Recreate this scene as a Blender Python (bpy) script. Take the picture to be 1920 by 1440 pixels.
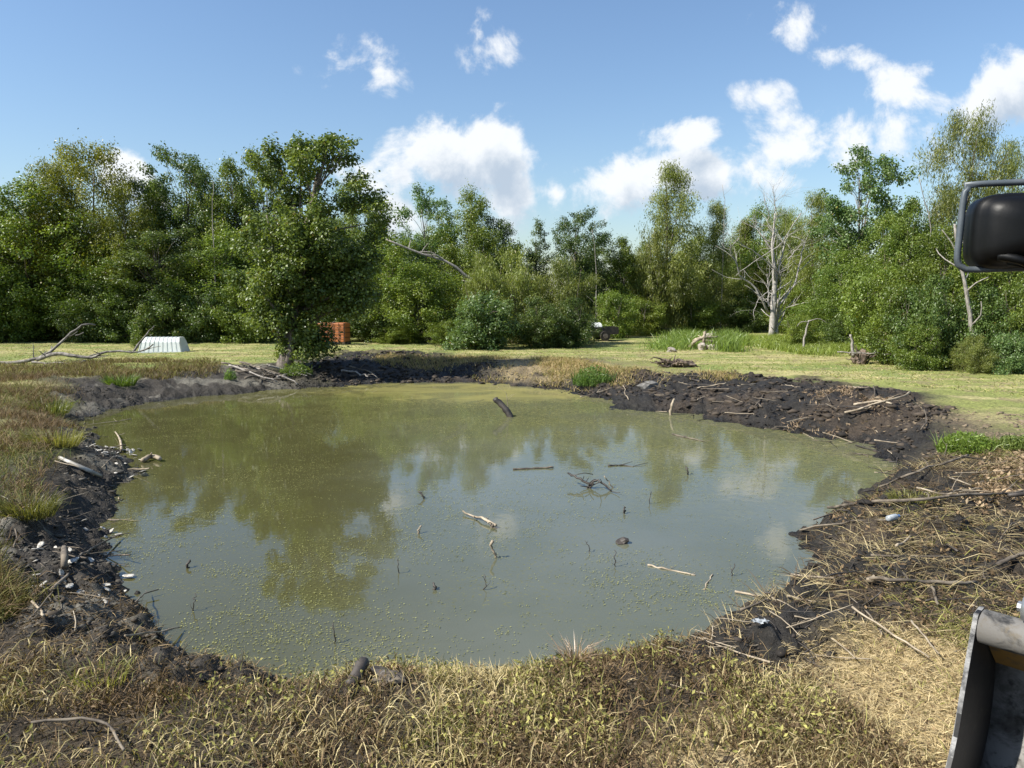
import bpy, math, random
import numpy as np
from mathutils import Vector, Matrix

random.seed(7)
R_ = np.random.default_rng(11)
scene = bpy.context.scene
for o in list(bpy.data.objects):
    bpy.data.objects.remove(o)
COL = scene.collection

# ------------------------------------------------------------------ camera
CAM_H = 2.7
F_PX = 1442.0
PITCH = math.radians(6.53)
cam_d = bpy.data.cameras.new('camera')
cam_d.sensor_width = 36.0
cam_d.lens = F_PX / 1920 * 36
cam_d.clip_start = 0.05
cam_d.clip_end = 5000
cam = bpy.data.objects.new('camera', cam_d)
COL.objects.link(cam)
cam.location = (0, 0, CAM_H)
cam.rotation_euler = (math.pi / 2 - PITCH, 0, 0)
scene.camera = cam

# ------------------------------------------------------------------ light
SUN = Vector((-0.90, -0.30, 0.98)).normalized()        # towards the sun
sun_d = bpy.data.lights.new('sun', 'SUN')
sun_d.energy = 5.0
sun_d.angle = math.radians(0.53)
sun_d.color = (1.0, 0.95, 0.86)
sun = bpy.data.objects.new('sun', sun_d)
COL.objects.link(sun)
sun.rotation_euler = SUN.to_track_quat('Z', 'Y').to_euler()
scene.view_settings.view_transform = 'Standard'
scene.view_settings.look = 'None'
scene.view_settings.gamma = 1.0
scene.view_settings.use_curve_mapping = False
scene.view_settings.exposure = 0.76
scene.cycles.max_bounces = 5
scene.cycles.diffuse_bounces = 3
scene.cycles.glossy_bounces = 3
scene.cycles.transmission_bounces = 3
scene.cycles.caustics_reflective = False
scene.cycles.caustics_refractive = False
scene.cycles.sample_clamp_indirect = 6.0


class NT:
    """small node-tree writer"""
    def __init__(self, tree):
        self.t = tree
        self.n = tree.nodes
        self.l = tree.links

    def new(self, typ, **kw):
        nd = self.n.new(typ)
        for k, v in kw.items():
            setattr(nd, k, v)
        return nd

    def link(self, a, b):
        self.l.new(a, b)

    def _in(self, nd, i, v):
        if v is None:
            return
        if hasattr(v, 'links') or isinstance(v, bpy.types.NodeSocket):
            self.l.new(v, nd.inputs[i])
        else:
            nd.inputs[i].default_value = v

    def math(self, op, a, b=None, c=None, clamp=False):
        nd = self.n.new('ShaderNodeMath')
        nd.operation = op
        nd.use_clamp = clamp
        self._in(nd, 0, a)
        self._in(nd, 1, b)
        self._in(nd, 2, c)
        return nd.outputs[0]

    def vmath(self, op, a, b=None):
        nd = self.n.new('ShaderNodeVectorMath')
        nd.operation = op
        self._in(nd, 0, a)
        self._in(nd, 1, b)
        return nd.outputs[0]

    def mix(self, f, a, b, blend='MIX'):
        nd = self.n.new('ShaderNodeMix')
        nd.data_type = 'RGBA'
        nd.blend_type = blend
        self._in(nd, 0, f)
        for i, v in ((6, a), (7, b)):
            if isinstance(v, tuple) and len(v) == 3:
                v = v + (1,)
            self._in(nd, i, v)
        return nd.outputs[2]

    def noise(self, vec, scale, detail=4, rough=0.55, dist=0.0):
        nd = self.n.new('ShaderNodeTexNoise')
        if vec is not None:
            self.l.new(vec, nd.inputs['Vector'])
        nd.inputs['Scale'].default_value = scale
        nd.inputs['Detail'].default_value = detail
        nd.inputs['Roughness'].default_value = rough
        nd.inputs['Distortion'].default_value = dist
        return nd.outputs[0]

    def ramp(self, v, lo, hi, smooth=True):
        nd = self.n.new('ShaderNodeMapRange')
        if smooth:
            nd.interpolation_type = 'SMOOTHSTEP'
        self._in(nd, 0, v)
        self._in(nd, 1, lo)
        self._in(nd, 2, hi)
        return nd.outputs[0]


# ------------------------------------------------------------------ world: sky with cumulus
def sky_uv(px, py):
    """picture position -> u, v on the plane in front of the world's +Y axis (a direction in the sky)"""
    x = (px - 960) / F_PX
    y = (720 - py) / F_PX
    dy = math.cos(PITCH) + y * math.sin(PITCH)
    dz = -math.sin(PITCH) + y * math.cos(PITCH)
    return x / dy, dz / dy


CLOUDS = [  # px, py, half width, half height, strength
    (850, 300, 140, 62, 1.15), (925, 290, 62, 75, 1.1), (950, 370, 50, 70, 0.75), (760, 330, 90, 50, 0.7),
    (735, 395, 50, 50, 0.7), (1155, 345, 85, 58, 1.1), (1290, 255, 66, 34, 0.72), (1330, 320, 110, 48, 0.95),
    (1460, 285, 85, 36, 0.62), (1620, 240, 170, 66, 0.55), (1690, 175, 70, 48, 0.55), (1745, 130, 30, 24, 0.5),
    (1885, 165, 66, 60, 0.95), (1835, 195, 42, 36, 0.6), (1580, 110, 48, 26, 0.55), (1435, 180, 55, 28, 0.5),
    (1470, 40, 50, 44, 0.26), (640, 130, 60, 30, 0.34), (705, 135, 38, 42, 0.36), (620, 100, 30, 26, 0.42),
    (920, 95, 46, 38, 0.45), (900, 60, 22, 30, 0.38), (235, 335, 55, 42, 1.0), (275, 365, 40, 40, 0.8),
    (1040, 360, 34, 26, 0.55), (1420, 330, 70, 34, 0.5)]


def cloud_group(name, clouds):
    g = bpy.data.node_groups.new(name, 'ShaderNodeTree')
    g.interface.new_socket('UV', in_out='INPUT', socket_type='NodeSocketVector')
    g.interface.new_socket('Density', in_out='OUTPUT', socket_type='NodeSocketFloat')
    n = NT(g)
    gi = n.new('NodeGroupInput')
    go = n.new('NodeGroupOutput')
    uv = gi.outputs[0]
    fb = n.noise(uv, 10.0, 10, 0.63, 0.2)
    wob = n.math('MULTIPLY_ADD', fb, 3.1, -1.6)
    best = None
    for px, py, hw, hh, s in clouds:
        u, v = sky_uv(px, py)
        ax, ay = F_PX / (hw * 1.16), F_PX / (hh * 1.16)
        ma = n.new('ShaderNodeVectorMath')
        ma.operation = 'MULTIPLY_ADD'
        n.link(uv, ma.inputs[0])
        ma.inputs[1].default_value = (ax, ay, 0)
        ma.inputs[2].default_value = (-u * ax, -v * ay, 0)
        ln = n.new('ShaderNodeVectorMath')
        ln.operation = 'LENGTH'
        n.link(ma.outputs[0], ln.inputs[0])
        d = n.math('MULTIPLY_ADD', ln.outputs['Value'], -s, 1.12 * s)
        best = d if best is None else n.math('MAXIMUM', best, d)
    tot = n.math('ADD', best, n.math('MULTIPLY', wob, n.ramp(best, -0.9, 0.3)))
    n.link(tot, go.inputs[0])
    return g


def build_world():
    w = bpy.data.worlds.new('World')
    scene.world = w
    w.use_nodes = True
    w.cycles.sampling_method = 'MANUAL'
    w.cycles.sample_map_resolution = 256
    n = NT(w.node_tree)
    n.n.clear()
    out = n.new('ShaderNodeOutputWorld')
    bg = n.new('ShaderNodeBackground')
    bg.inputs['Strength'].default_value = 0.083
    sky = n.new('ShaderNodeTexSky')
    sky.sky_type = 'NISHITA'
    sky.sun_disc = False
    sky.sun_elevation = math.asin(SUN.z)
    sky.sun_rotation = math.atan2(SUN.x, SUN.y)
    sky.altitude = 0
    sky.air_density = 1.25
    sky.dust_density = 0.6
    sky.ozone_density = 2.2
    tc = n.new('ShaderNodeTexCoord')
    d = n.vmath('NORMALIZE', tc.outputs['Generated'])
    sp = n.new('ShaderNodeSeparateXYZ')
    n.link(d, sp.inputs[0])
    ysafe = n.math('MAXIMUM', sp.outputs[1], 0.05)
    u = n.math('DIVIDE', sp.outputs[0], ysafe)
    v = n.math('DIVIDE', sp.outputs[2], ysafe)
    cb = n.new('ShaderNodeCombineXYZ')
    n.link(u, cb.inputs[0])
    n.link(v, cb.inputs[1])
    grp = cloud_group('cloud_density', CLOUDS)
    g1 = n.new('ShaderNodeGroup', node_tree=grp)
    n.link(cb.outputs[0], g1.inputs[0])
    off = n.vmath('ADD', cb.outputs[0], (-0.012, 0.034, 0))
    g2 = n.new('ShaderNodeGroup', node_tree=cloud_group('cloud_depth', [c for c in CLOUDS if c[4] >= 0.7]))
    n.link(off, g2.inputs[0])
    # the same kind of cloud everywhere else, on the cloud layer overhead
    zz = n.math('MAXIMUM', n.math('ADD', sp.outputs[2], 0.12), 0.05)
    pv = n.new('ShaderNodeCombineXYZ')
    n.link(n.math('DIVIDE', sp.outputs[0], zz), pv.inputs[0])
    n.link(n.math('DIVIDE', sp.outputs[1], zz), pv.inputs[1])
    gen = n.math('SUBTRACT', n.noise(pv.outputs[0], 1.3, 8, 0.58, 0.3), 0.56)
    gen = n.math('MULTIPLY', gen, 5.0)
    side = n.math('MAXIMUM', n.ramp(sp.outputs[1], 0.62, 0.45), n.ramp(v, 0.55, 0.75))
    side = n.math('MAXIMUM', side, n.ramp(n.math('ABSOLUTE', u), 0.75, 0.95))
    front = n.math('SUBTRACT', 1.0, side)
    dens = n.math('ADD', n.math('MULTIPLY', g1.outputs[0], front), n.math('MULTIPLY', gen, side))
    cov = n.math('MULTIPLY', n.ramp(dens, 0.0, 0.55), 0.95)
    # shade: thick towards the sun -> grey, thin towards the sun -> white
    shade = n.math('MULTIPLY', n.ramp(g2.outputs[0], 0.05, 1.1), front)
    lit = n.math('SUBTRACT', 1.0, shade)
    ccol = n.mix(lit, (3.8, 4.5, 5.4), (7.2, 7.4, 7.6))
    skyc = n.mix(1.0, sky.outputs[0], (0.90, 0.99, 1.12), 'MULTIPLY')
    col = n.mix(cov, skyc, ccol)
    n.link(col, bg.inputs['Color'])
    n.link(bg.outputs[0], out.inputs['Surface'])


build_world()


# ------------------------------------------------------------------ numpy helpers
def _hash(ix, iy, seed):
    h = (ix.astype(np.int64) * 374761393 + iy.astype(np.int64) * 668265263 + seed * 982451653) & 0xFFFFFFFF
    h = ((h ^ (h >> 13)) * 1274126177) & 0xFFFFFFFF
    h = h ^ (h >> 16)
    return (h & 0xFFFF) / 65535.0


def vnoise(x, y, seed=0):
    ix = np.floor(x)
    iy = np.floor(y)
    fx = x - ix
    fy = y - iy
    fx = fx * fx * (3 - 2 * fx)
    fy = fy * fy * (3 - 2 * fy)
    a = _hash(ix, iy, seed)
    b = _hash(ix + 1, iy, seed)
    c = _hash(ix, iy + 1, seed)
    d = _hash(ix + 1, iy + 1, seed)
    return (a + (b - a) * fx) * (1 - fy) + (c + (d - c) * fx) * fy


def fbm(x, y, scale, octv=4, seed=0, gain=0.5):
    s = 0.0
    a = 1.0
    t = 0.0
    f = scale
    for k in range(octv):
        s = s + a * vnoise(x * f + 17.3 * k, y * f - 9.1 * k, seed + k * 31)
        t += a
        a *= gain
        f *= 2.03
    return s / t


def sstep(v, lo, hi):
    t = np.clip((v - lo) / (hi - lo), 0, 1)
    return t * t * (3 - 2 * t)


def ray(px, py):
    x = (px - 960) / F_PX
    y = (720 - py) / F_PX
    return np.array([x, math.cos(PITCH) + y * math.sin(PITCH), -math.sin(PITCH) + y * math.cos(PITCH)])


def on_plane(px, py, z=0.0):
    d = ray(px, py)
    t = (z - CAM_H) / d[2]
    return np.array([d[0] * t, d[1] * t, z])


def at(px, py, Y):
    """the point seen at px, py that stands Y metres away"""
    d = ray(px, py)
    t = Y / d[1]
    return np.array([d[0] * t, Y, CAM_H + d[2] * t])


def poly_sd(x, y, poly):
    """signed distance to a polygon, negative inside"""
    best = np.full(x.shape, 1e9)
    inside = np.zeros(x.shape, bool)
    n = len(poly)
    for i in range(n):
        ax, ay = poly[i]
        bx, by = poly[(i + 1) % n]
        ex, ey = bx - ax, by - ay
        t = np.clip(((x - ax) * ex + (y - ay) * ey) / (ex * ex + ey * ey + 1e-12), 0, 1)
        dx = x - ax - t * ex
        dy = y - ay - t * ey
        best = np.minimum(best, dx * dx + dy * dy)
        if ay != by:
            c = ((ay > y) != (by > y)) & (x < (bx - ax) * (y - ay) / (by - ay) + ax)
            inside ^= c
    d = np.sqrt(best)
    return np.where(inside, -d, d)


WATER_Z = -0.55
POND_PX = [(222, 985), (212, 1030), (243, 1075), (290, 1118), (330, 1170), (350, 1215), (430, 1234), (528, 1240),
           (540, 1275), (600, 1278), (660, 1266), (760, 1262), (860, 1260), (960, 1255), (1060, 1255), (1160, 1245),
           (1240, 1215), (1250, 1185), (1330, 1150), (1420, 1125), (1470, 1085), (1490, 1040), (1480, 1000),
           (1540, 960), (1580, 930), (1640, 890), (1655, 865), (1600, 835), (1500, 815), (1400, 797), (1300, 781),
           (1200, 766), (1120, 750), (1050, 738), (960, 725), (880, 719), (800, 718), (720, 722), (640, 727),
           (520, 735), (400, 745), (300, 755), (230, 770), (190, 785), (200, 810), (230, 835), (285, 860),
           (268, 890), (225, 920), (232, 950)]
POND = [tuple(on_plane(a, b, WATER_Z)[:2]) for a, b in POND_PX]


def world_poly(pts, z=-0.1):
    return [tuple(on_plane(a, b, z)[:2]) for a, b in pts]


Z_DARK = [  # black, wet, dug mud
    world_poly([(880, 690), (1000, 705), (1160, 712), (1300, 716), (1500, 728), (1650, 748), (1770, 790), (1740, 870), (1660, 900),
                (1600, 845), (1400, 805), (1200, 772), (1000, 735), (880, 722), (700, 728), (560, 735), (540, 700), (640, 672), (800, 672)], -0.3),
    world_poly([(1660, 870), (1760, 850), (1780, 900), (1850, 960), (2150, 1000), (2150, 1130), (1750, 1150), (1560, 1190), (1570, 1290),
                (1450, 1330), (1250, 1290), (1240, 1200), (1340, 1140), (1480, 1080), (1500, 980)], -0.2)]
Z_GREY = [world_poly([(100, 722), (300, 712), (430, 696), (545, 686), (600, 735), (250, 775), (190, 800), (290, 870), (240, 950), (230, 1060), (340, 1180),
                      (350, 1235), (540, 1250), (545, 1310), (250, 1310), (20, 1250), (-80, 1190), (-80, 1010), (70, 970), (110, 900), (130, 820)], -0.2)]
Z_TAN = [world_poly([(1560, 1215), (1700, 1190), (1830, 1190), (2100, 1300), (2100, 1700), (1250, 1700), (1250, 1420), (1400, 1330), (1570, 1300)], 0),
         world_poly([(940, 680), (1060, 678), (1080, 700), (1000, 716), (930, 705)], -0.1),
         ]
Z_DIRT = [world_poly([(1640, 768), (1700, 755), (1800, 775), (2100, 790), (2100, 850), (1780, 840), (1740, 820)], -0.05),
          world_poly([(700, 668), (1150, 672), (1180, 690), (1000, 684), (700, 680)], -0.05)]


def zmask(x, y, polys, soft, wob=0.5, seed=3):
    m = np.zeros(x.shape)
    # the wobble and the softness grow a little with distance from the pond's near end
    k = 0.35 + 0.06 * np.clip(y, 0, 30)
    w = (fbm(x, y, 0.9, 4, seed) - 0.5) * 2.2 * wob * k
    for p in polys:
        m = np.maximum(m, sstep(-(poly_sd(x, y, p) + w), -soft * k, soft * k))
    return m


def zones(x, y):
    d = poly_sd(x, y, POND)
    dark = zmask(x, y, Z_DARK, 0.5, 0.6, 3)
    grey = zmask(x, y, Z_GREY, 0.5, 0.6, 5)
    tan = zmask(x, y, Z_TAN, 0.5, 0.7, 9)
    return d, dark, grey, tan


def height_z(x, y, d, dark, grey):
    w = 1.25 + 2.6 * sstep(y, 8, 28)
    w = w * (0.8 + 0.4 * fbm(x, y, 0.35, 2, 41))
    up = sstep(d, -0.55 * w, w)
    z = -0.95 + 0.95 * up
    # spoil thrown up on the right far bank
    bx, by = on_plane(1520, 752, 0)[:2]
    z = z + 0.20 * np.exp(-(((x - bx) / 3.6) ** 2 + ((y - by) / 1.9) ** 2))
    bx, by = on_plane(1190, 728, 0)[:2]
    z = z + 0.25 * np.exp(-(((x - bx) / 1.6) ** 2 + ((y - by) / 1.2) ** 2))
    bx, by = on_plane(470, 1255, -0.2)[:2]
    z = z + 0.14 * np.exp(-(((x - bx) / 0.35) ** 2 + ((y - by) / 0.22) ** 2))
    bx, by = on_plane(1400, 1215, -0.2)[:2]
    z = z + 0.16 * np.exp(-(((x - bx) / 0.7) ** 2 + ((y - by) / 0.4) ** 2))
    mud = np.clip(np.maximum(dark, grey) + 0.5 * sstep(d, 1.6, 0.2), 0, 1)
    z = z + (fbm(x, y, 1.1, 4, 21) - 0.5) * (0.10 + 0.30 * mud)
    z = z + (np.abs(fbm(x, y, 3.4, 3, 33) - 0.5) * 2) * (0.01 + 0.17 * mud) - 0.03 * mud
    z = z + (fbm(x, y, 9.0, 2, 37) - 0.5) * (0.03 + 0.09 * mud)
    return z


def height(x, y):
    x = np.atleast_1d(np.asarray(x, float))
    y = np.atleast_1d(np.asarray(y, float))
    d, dark, grey, tan = zones(x, y)
    return height_z(x, y, d, dark, grey)


_TS = np.geomspace(2.4, 80, 420)


def G(px, py):
    """the spot of ground (or water) seen at px, py: first crossing of the line of sight with the terrain"""
    d = ray(px, py)
    lo = None
    ts = _TS
    for _ in range(2):
        x, y, z = d[0] * ts, d[1] * ts, CAM_H + d[2] * ts
        h = np.maximum(height(x, y), WATER_Z)
        hit = np.nonzero(z < h)[0]
        k = int(hit[0]) if len(hit) else len(ts) - 1
        ts = np.linspace(ts[max(k - 1, 0)], ts[k], 12)
    t = ts[-1] if not len(hit) else ts[min(k, len(ts) - 1)]
    x, y = d[0] * t, d[1] * t
    return np.array([x, y, max(float(height(x, y)[0]), WATER_Z)])


def np_mesh(name, verts, faces, mat=None, cols=None, smooth=False):
    me = bpy.data.meshes.new(name)
    verts = np.asarray(verts, np.float32)
    faces = np.asarray(faces, np.int32)
    k = faces.shape[1]
    me.vertices.add(len(verts))
    me.vertices.foreach_set('co', verts.ravel())
    me.loops.add(faces.size)
    me.loops.foreach_set('vertex_index', faces.ravel())
    me.polygons.add(len(faces))
    me.polygons.foreach_set('loop_start', np.arange(0, faces.size, k, dtype=np.int32))
    me.polygons.foreach_set('loop_total', np.full(len(faces), k, np.int32))
    if smooth:
        me.polygons.foreach_set('use_smooth', np.ones(len(faces), bool))
    me.update(calc_edges=True)
    if cols is not None:
        a = me.attributes.new('Col', 'FLOAT_COLOR', 'POINT')
        c = np.ones((len(verts), 4), np.float32)
        c[:, :cols.shape[1]] = cols
        a.data.foreach_set('color', c.ravel())
    if mat:
        me.materials.append(mat)
    return me


def link(name, me, parent=None, loc=None):
    o = bpy.data.objects.new(name, me)
    COL.objects.link(o)
    if parent is not None:
        o.parent = parent
    if loc is not None:
        o.location = loc
    return o


def tag(o, label, cat, group=None, kind=None):
    if label:
        o['label'] = label
    if cat:
        o['category'] = cat
    if group:
        o['group'] = group
    if kind:
        o['kind'] = kind
    return o


def empty(name, loc=(0, 0, 0), rz=0.0):
    o = bpy.data.objects.new(name, None)
    COL.objects.link(o)
    o.location = loc
    o.rotation_euler = (0, 0, rz)
    o.empty_display_size = 0.2
    return o


# ------------------------------------------------------------------ materials
def material(name):
    m = bpy.data.materials.new(name)
    m.use_nodes = True
    n = NT(m.node_tree)
    b = n.n['Principled BSDF']
    return m, n, b


def mat_plain(name, c1, c2, scale=6.0, rough=0.7, metal=0.0, bump=0.2, bscale=None, spec=0.5, stretch=None, contrast=(0.35, 0.65), bdist=0.01):
    m, n, b = material(name)
    tc = n.new('ShaderNodeTexCoord')
    vec = tc.outputs['Object']
    if stretch:
        mp = n.new('ShaderNodeMapping')
        mp.inputs['Scale'].default_value = stretch
        n.link(vec, mp.inputs[0])
        vec = mp.outputs[0]
    nz = n.noise(vec, scale, 6, 0.6)
    n.link(n.mix(n.ramp(nz, *contrast), c1, c2), b.inputs['Base Color'])
    b.inputs['Roughness'].default_value = rough
    b.inputs['Metallic'].default_value = metal
    b.inputs['Specular IOR Level'].default_value = spec
    if bump:
        bp = n.new('ShaderNodeBump')
        bp.inputs['Strength'].default_value = bump
        bp.inputs['Distance'].default_value = bdist
        n.link(n.noise(vec, bscale or scale * 3, 5, 0.6), bp.inputs['Height'])
        n.link(bp.outputs[0], b.inputs['Normal'])
    return m


def mat_leaf(name, trans=0.35, rough=0.5, spec=0.3, tint=0.16):
    m, n, b = material(name)
    at_ = n.new('ShaderNodeAttribute', attribute_name='Col')
    oi = n.new('ShaderNodeObjectInfo')
    hs = n.new('ShaderNodeHueSaturation')
    n.link(at_.outputs['Color'], hs.inputs['Color'])
    n.link(n.math('MULTIPLY_ADD', oi.outputs['Random'], tint * 0.12, 0.5 - tint * 0.05), hs.inputs['Hue'])
    rnd2 = n.math('FRACT', n.math('MULTIPLY', oi.outputs['Random'], 7.31))
    n.link(n.math('MULTIPLY_ADD', rnd2, tint * 2, 1 - tint), hs.inputs['Value'])
    n.link(hs.outputs[0], b.inputs['Base Color'])
    b.inputs['Roughness'].default_value = rough
    b.inputs['Specular IOR Level'].default_value = spec
    tr = n.new('ShaderNodeBsdfTranslucent')
    tcol = n.mix(1.0, hs.outputs[0], (1.15, 1.15, 0.55), 'MULTIPLY')
    n.link(tcol, tr.inputs['Color'])
    mx = n.new('ShaderNodeMixShader')
    mx.inputs[0].default_value = trans
    n.link(b.outputs[0], mx.inputs[1])
    n.link(tr.outputs[0], mx.inputs[2])
    n.link(mx.outputs[0], n.n['Material Output'].inputs['Surface'])
    return m


M_LEAF = mat_leaf('leaf', 0.40, 0.40, 0.5)
M_LEAF_VINE = mat_leaf('vine_leaf', 0.40, 0.40, 0.5, 0.0)
M_DRY = mat_leaf('dry_stalk', 0.2, 0.7, 0.2, 0.05)
M_BARK = mat_plain('bark', (0.09, 0.07, 0.055), (0.22, 0.19, 0.155), 5, 0.9, bump=0.6, stretch=(4, 4, 1), bdist=0.02)
M_GREYWOOD = mat_plain('weathered_wood', (0.17, 0.15, 0.13), (0.36, 0.33, 0.29), 6, 0.85, bump=0.5, stretch=(3, 3, 1), bdist=0.01)
M_STICK = mat_plain('stick_wood', (0.055, 0.044, 0.034), (0.20, 0.165, 0.12), 4, 0.85, bump=0.4)
M_PALESTICK = mat_plain('pale_stripped_wood', (0.19, 0.15, 0.10), (0.42, 0.35, 0.25), 5, 0.75, bump=0.3)
M_DARKSTICK = mat_plain('wet_black_wood', (0.022, 0.018, 0.015), (0.075, 0.062, 0.05), 5, 0.6, bump=0.4)
M_STONE = mat_plain('stone', (0.20, 0.17, 0.14), (0.42, 0.37, 0.31), 5, 0.85, bump=0.5)
M_SHELL = mat_plain('shell', (0.22, 0.20, 0.16), (0.60, 0.57, 0.50), 2.5, 0.6, bump=0.3)
M_DEADWOOD = mat_plain('bleached_dead_wood', (0.24, 0.22, 0.195), (0.46, 0.43, 0.39), 6, 0.85, bump=0.5, stretch=(3, 3, 1))
M_ROOT = mat_plain('muddy_roots', (0.06, 0.042, 0.03), (0.20, 0.15, 0.11), 6, 0.9, bump=0.6)


def mat_ground():
    m, n, b = material('ground_soil')
    a = n.new('ShaderNodeAttribute', attribute_name='Col')
    geo = n.new('ShaderNodeNewGeometry')
    pos = geo.outputs['Position']
    n1 = n.noise(pos, 14, 6, 0.65)
    n2 = n.noise(pos, 55, 4, 0.65)
    n3 = n.noise(pos, 2.2, 5, 0.6)
    f = n.math('MULTIPLY_ADD', n.ramp(n1, 0.3, 0.72), 0.75, 0.55)
    f = n.math('MULTIPLY', f, n.math('MULTIPLY_ADD', n.ramp(n2, 0.3, 0.7), 0.5, 0.75))
    f = n.math('MULTIPLY', f, n.math('MULTIPLY_ADD', n3, 0.6, 0.72))
    cc = n.new('ShaderNodeCombineXYZ')
    for i in range(3):
        n.link(f, cc.inputs[i])
    n.link(n.mix(1.0, a.outputs['Color'], cc.outputs[0], 'MULTIPLY'), b.inputs['Base Color'])
    n.link(n.math('MULTIPLY_ADD', a.outputs['Alpha'], -0.5, 0.92), b.inputs['Roughness'])
    b.inputs['Specular IOR Level'].default_value = 0.3
    bp = n.new('ShaderNodeBump')
    bp.inputs['Strength'].default_value = 0.9
    bp.inputs['Distance'].default_value = 0.04
    churn = n.noise(pos, 4.5, 5, 0.7, 0.8)
    h = n.math('ADD', n.math('ADD', n1, n.math('MULTIPLY', n2, 0.4)), n.math('MULTIPLY', n.math('MULTIPLY', churn, a.outputs['Alpha']), 4.5))
    n.link(h, bp.inputs['Height'])
    n.link(bp.outputs[0], b.inputs['Normal'])
    return m


def mat_water():
    m, n, b = material('murky_pond_water')
    geo = n.new('ShaderNodeNewGeometry')
    pos = geo.outputs['Position']
    sp = n.new('ShaderNodeSeparateXYZ')
    n.link(pos, sp.inputs[0])
    big = n.noise(pos, 0.28, 4, 0.55)
    mid = n.noise(pos, 1.3, 5, 0.6, 0.6)
    # silt: greyer in the open middle, olive elsewhere
    base = n.mix(n.ramp(big, 0.38, 0.62), (0.090, 0.096, 0.062), (0.108, 0.114, 0.082))
    left = n.ramp(n.math('ADD', n.math('MULTIPLY_ADD', sp.outputs[1], 0.13, sp.outputs[0]), n.math('MULTIPLY', mid, 1.5)), 2.2, -1.2)
    base = n.mix(n.math('MULTIPLY', left, 0.85), base, (0.062, 0.058, 0.018))
    # algae film, thick at the far end
    far = n.ramp(n.math('ADD', n.math('MULTIPLY_ADD', sp.outputs[0], 0.9, sp.outputs[1]), n.math('MULTIPLY', n.math('SUBTRACT', mid, 0.5), 8.0)), 11.0, 22.0)
    streak_map = n.new('ShaderNodeMapping')
    streak_map.inputs['Scale'].default_value = (0.5, 1.0, 1)
    n.link(pos, streak_map.inputs[0])
    streak = n.ramp(n.noise(streak_map.outputs[0], 0.7, 8, 0.66, 1.2), 0.36, 0.64)
    fine = n.ramp(n.noise(pos, 9.0, 5, 0.7, 0.4), 0.38, 0.62)
    film = n.math('MULTIPLY', far, n.math('MULTIPLY_ADD', n.math('MULTIPLY', streak, fine), 0.45, 0.28), None, True)
    # the thick yellow scum lies along the far shore
    yx, yy = on_plane(930, 733, WATER_Z)[:2]
    sc = n.new('ShaderNodeVectorMath')
    sc.operation = 'MULTIPLY_ADD'
    n.link(pos, sc.inputs[0])
    sc.inputs[1].default_value = (1 / 6.0, 1 / 3.0, 0)
    sc.inputs[2].default_value = (-yx / 6.0, -yy / 3.0, 0)
    ln = n.new('ShaderNodeVectorMath')
    ln.operation = 'LENGTH'
    n.link(sc.outputs[0], ln.inputs[0])
    scum = n.ramp(n.math('ADD', ln.outputs['Value'], n.math('MULTIPLY_ADD', mid, 1.4, -0.7)), 1.15, 0.7)
    speck = n.ramp(n.noise(pos, 22, 4, 0.7), 0.54, 0.64)
    patch = n.ramp(n.noise(pos, 0.8, 5, 0.65, 0.6), 0.40, 0.60)
    specks = n.math('MULTIPLY', n.math('MULTIPLY', speck, patch), 0.6)
    cover = n.math('MAXIMUM', n.math('MAXIMUM', n.math('MULTIPLY', film, 0.9), n.math('MULTIPLY', scum, n.math('MULTIPLY_ADD', streak, 0.4, 0.35))), specks, None, True)
    filmcol = n.mix(fine, (0.085, 0.085, 0.030), (0.165, 0.160, 0.060))
    filmcol = n.mix(scum, filmcol, (0.235, 0.215, 0.075))
    n.link(base, b.inputs['Base Color'])
    b.inputs['Roughness'].default_value = 0.02
    b.inputs['Specular IOR Level'].default_value = 1.0
    b.inputs['IOR'].default_value = 1.33
    bp = n.new('ShaderNodeBump')
    bp.inputs['Strength'].default_value = 0.05
    bp.inputs['Distance'].default_value = 0.02
    n.link(n.math('ADD', n.noise(pos, 5.0, 3, 0.5), n.math('MULTIPLY', n.noise(pos, 24, 2, 0.5), 0.14)), bp.inputs['Height'])
    n.link(bp.outputs[0], b.inputs['Normal'])
    df = n.new('ShaderNodeBsdfDiffuse')
    n.link(filmcol, df.inputs['Color'])
    mx = n.new('ShaderNodeMixShader')
    n.link(cover, mx.inputs[0])
    n.link(b.outputs[0], mx.inputs[1])
    n.link(df.outputs[0], mx.inputs[2])
    n.link(mx.outputs[0], n.n['Material Output'].inputs['Surface'])
    return m


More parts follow.
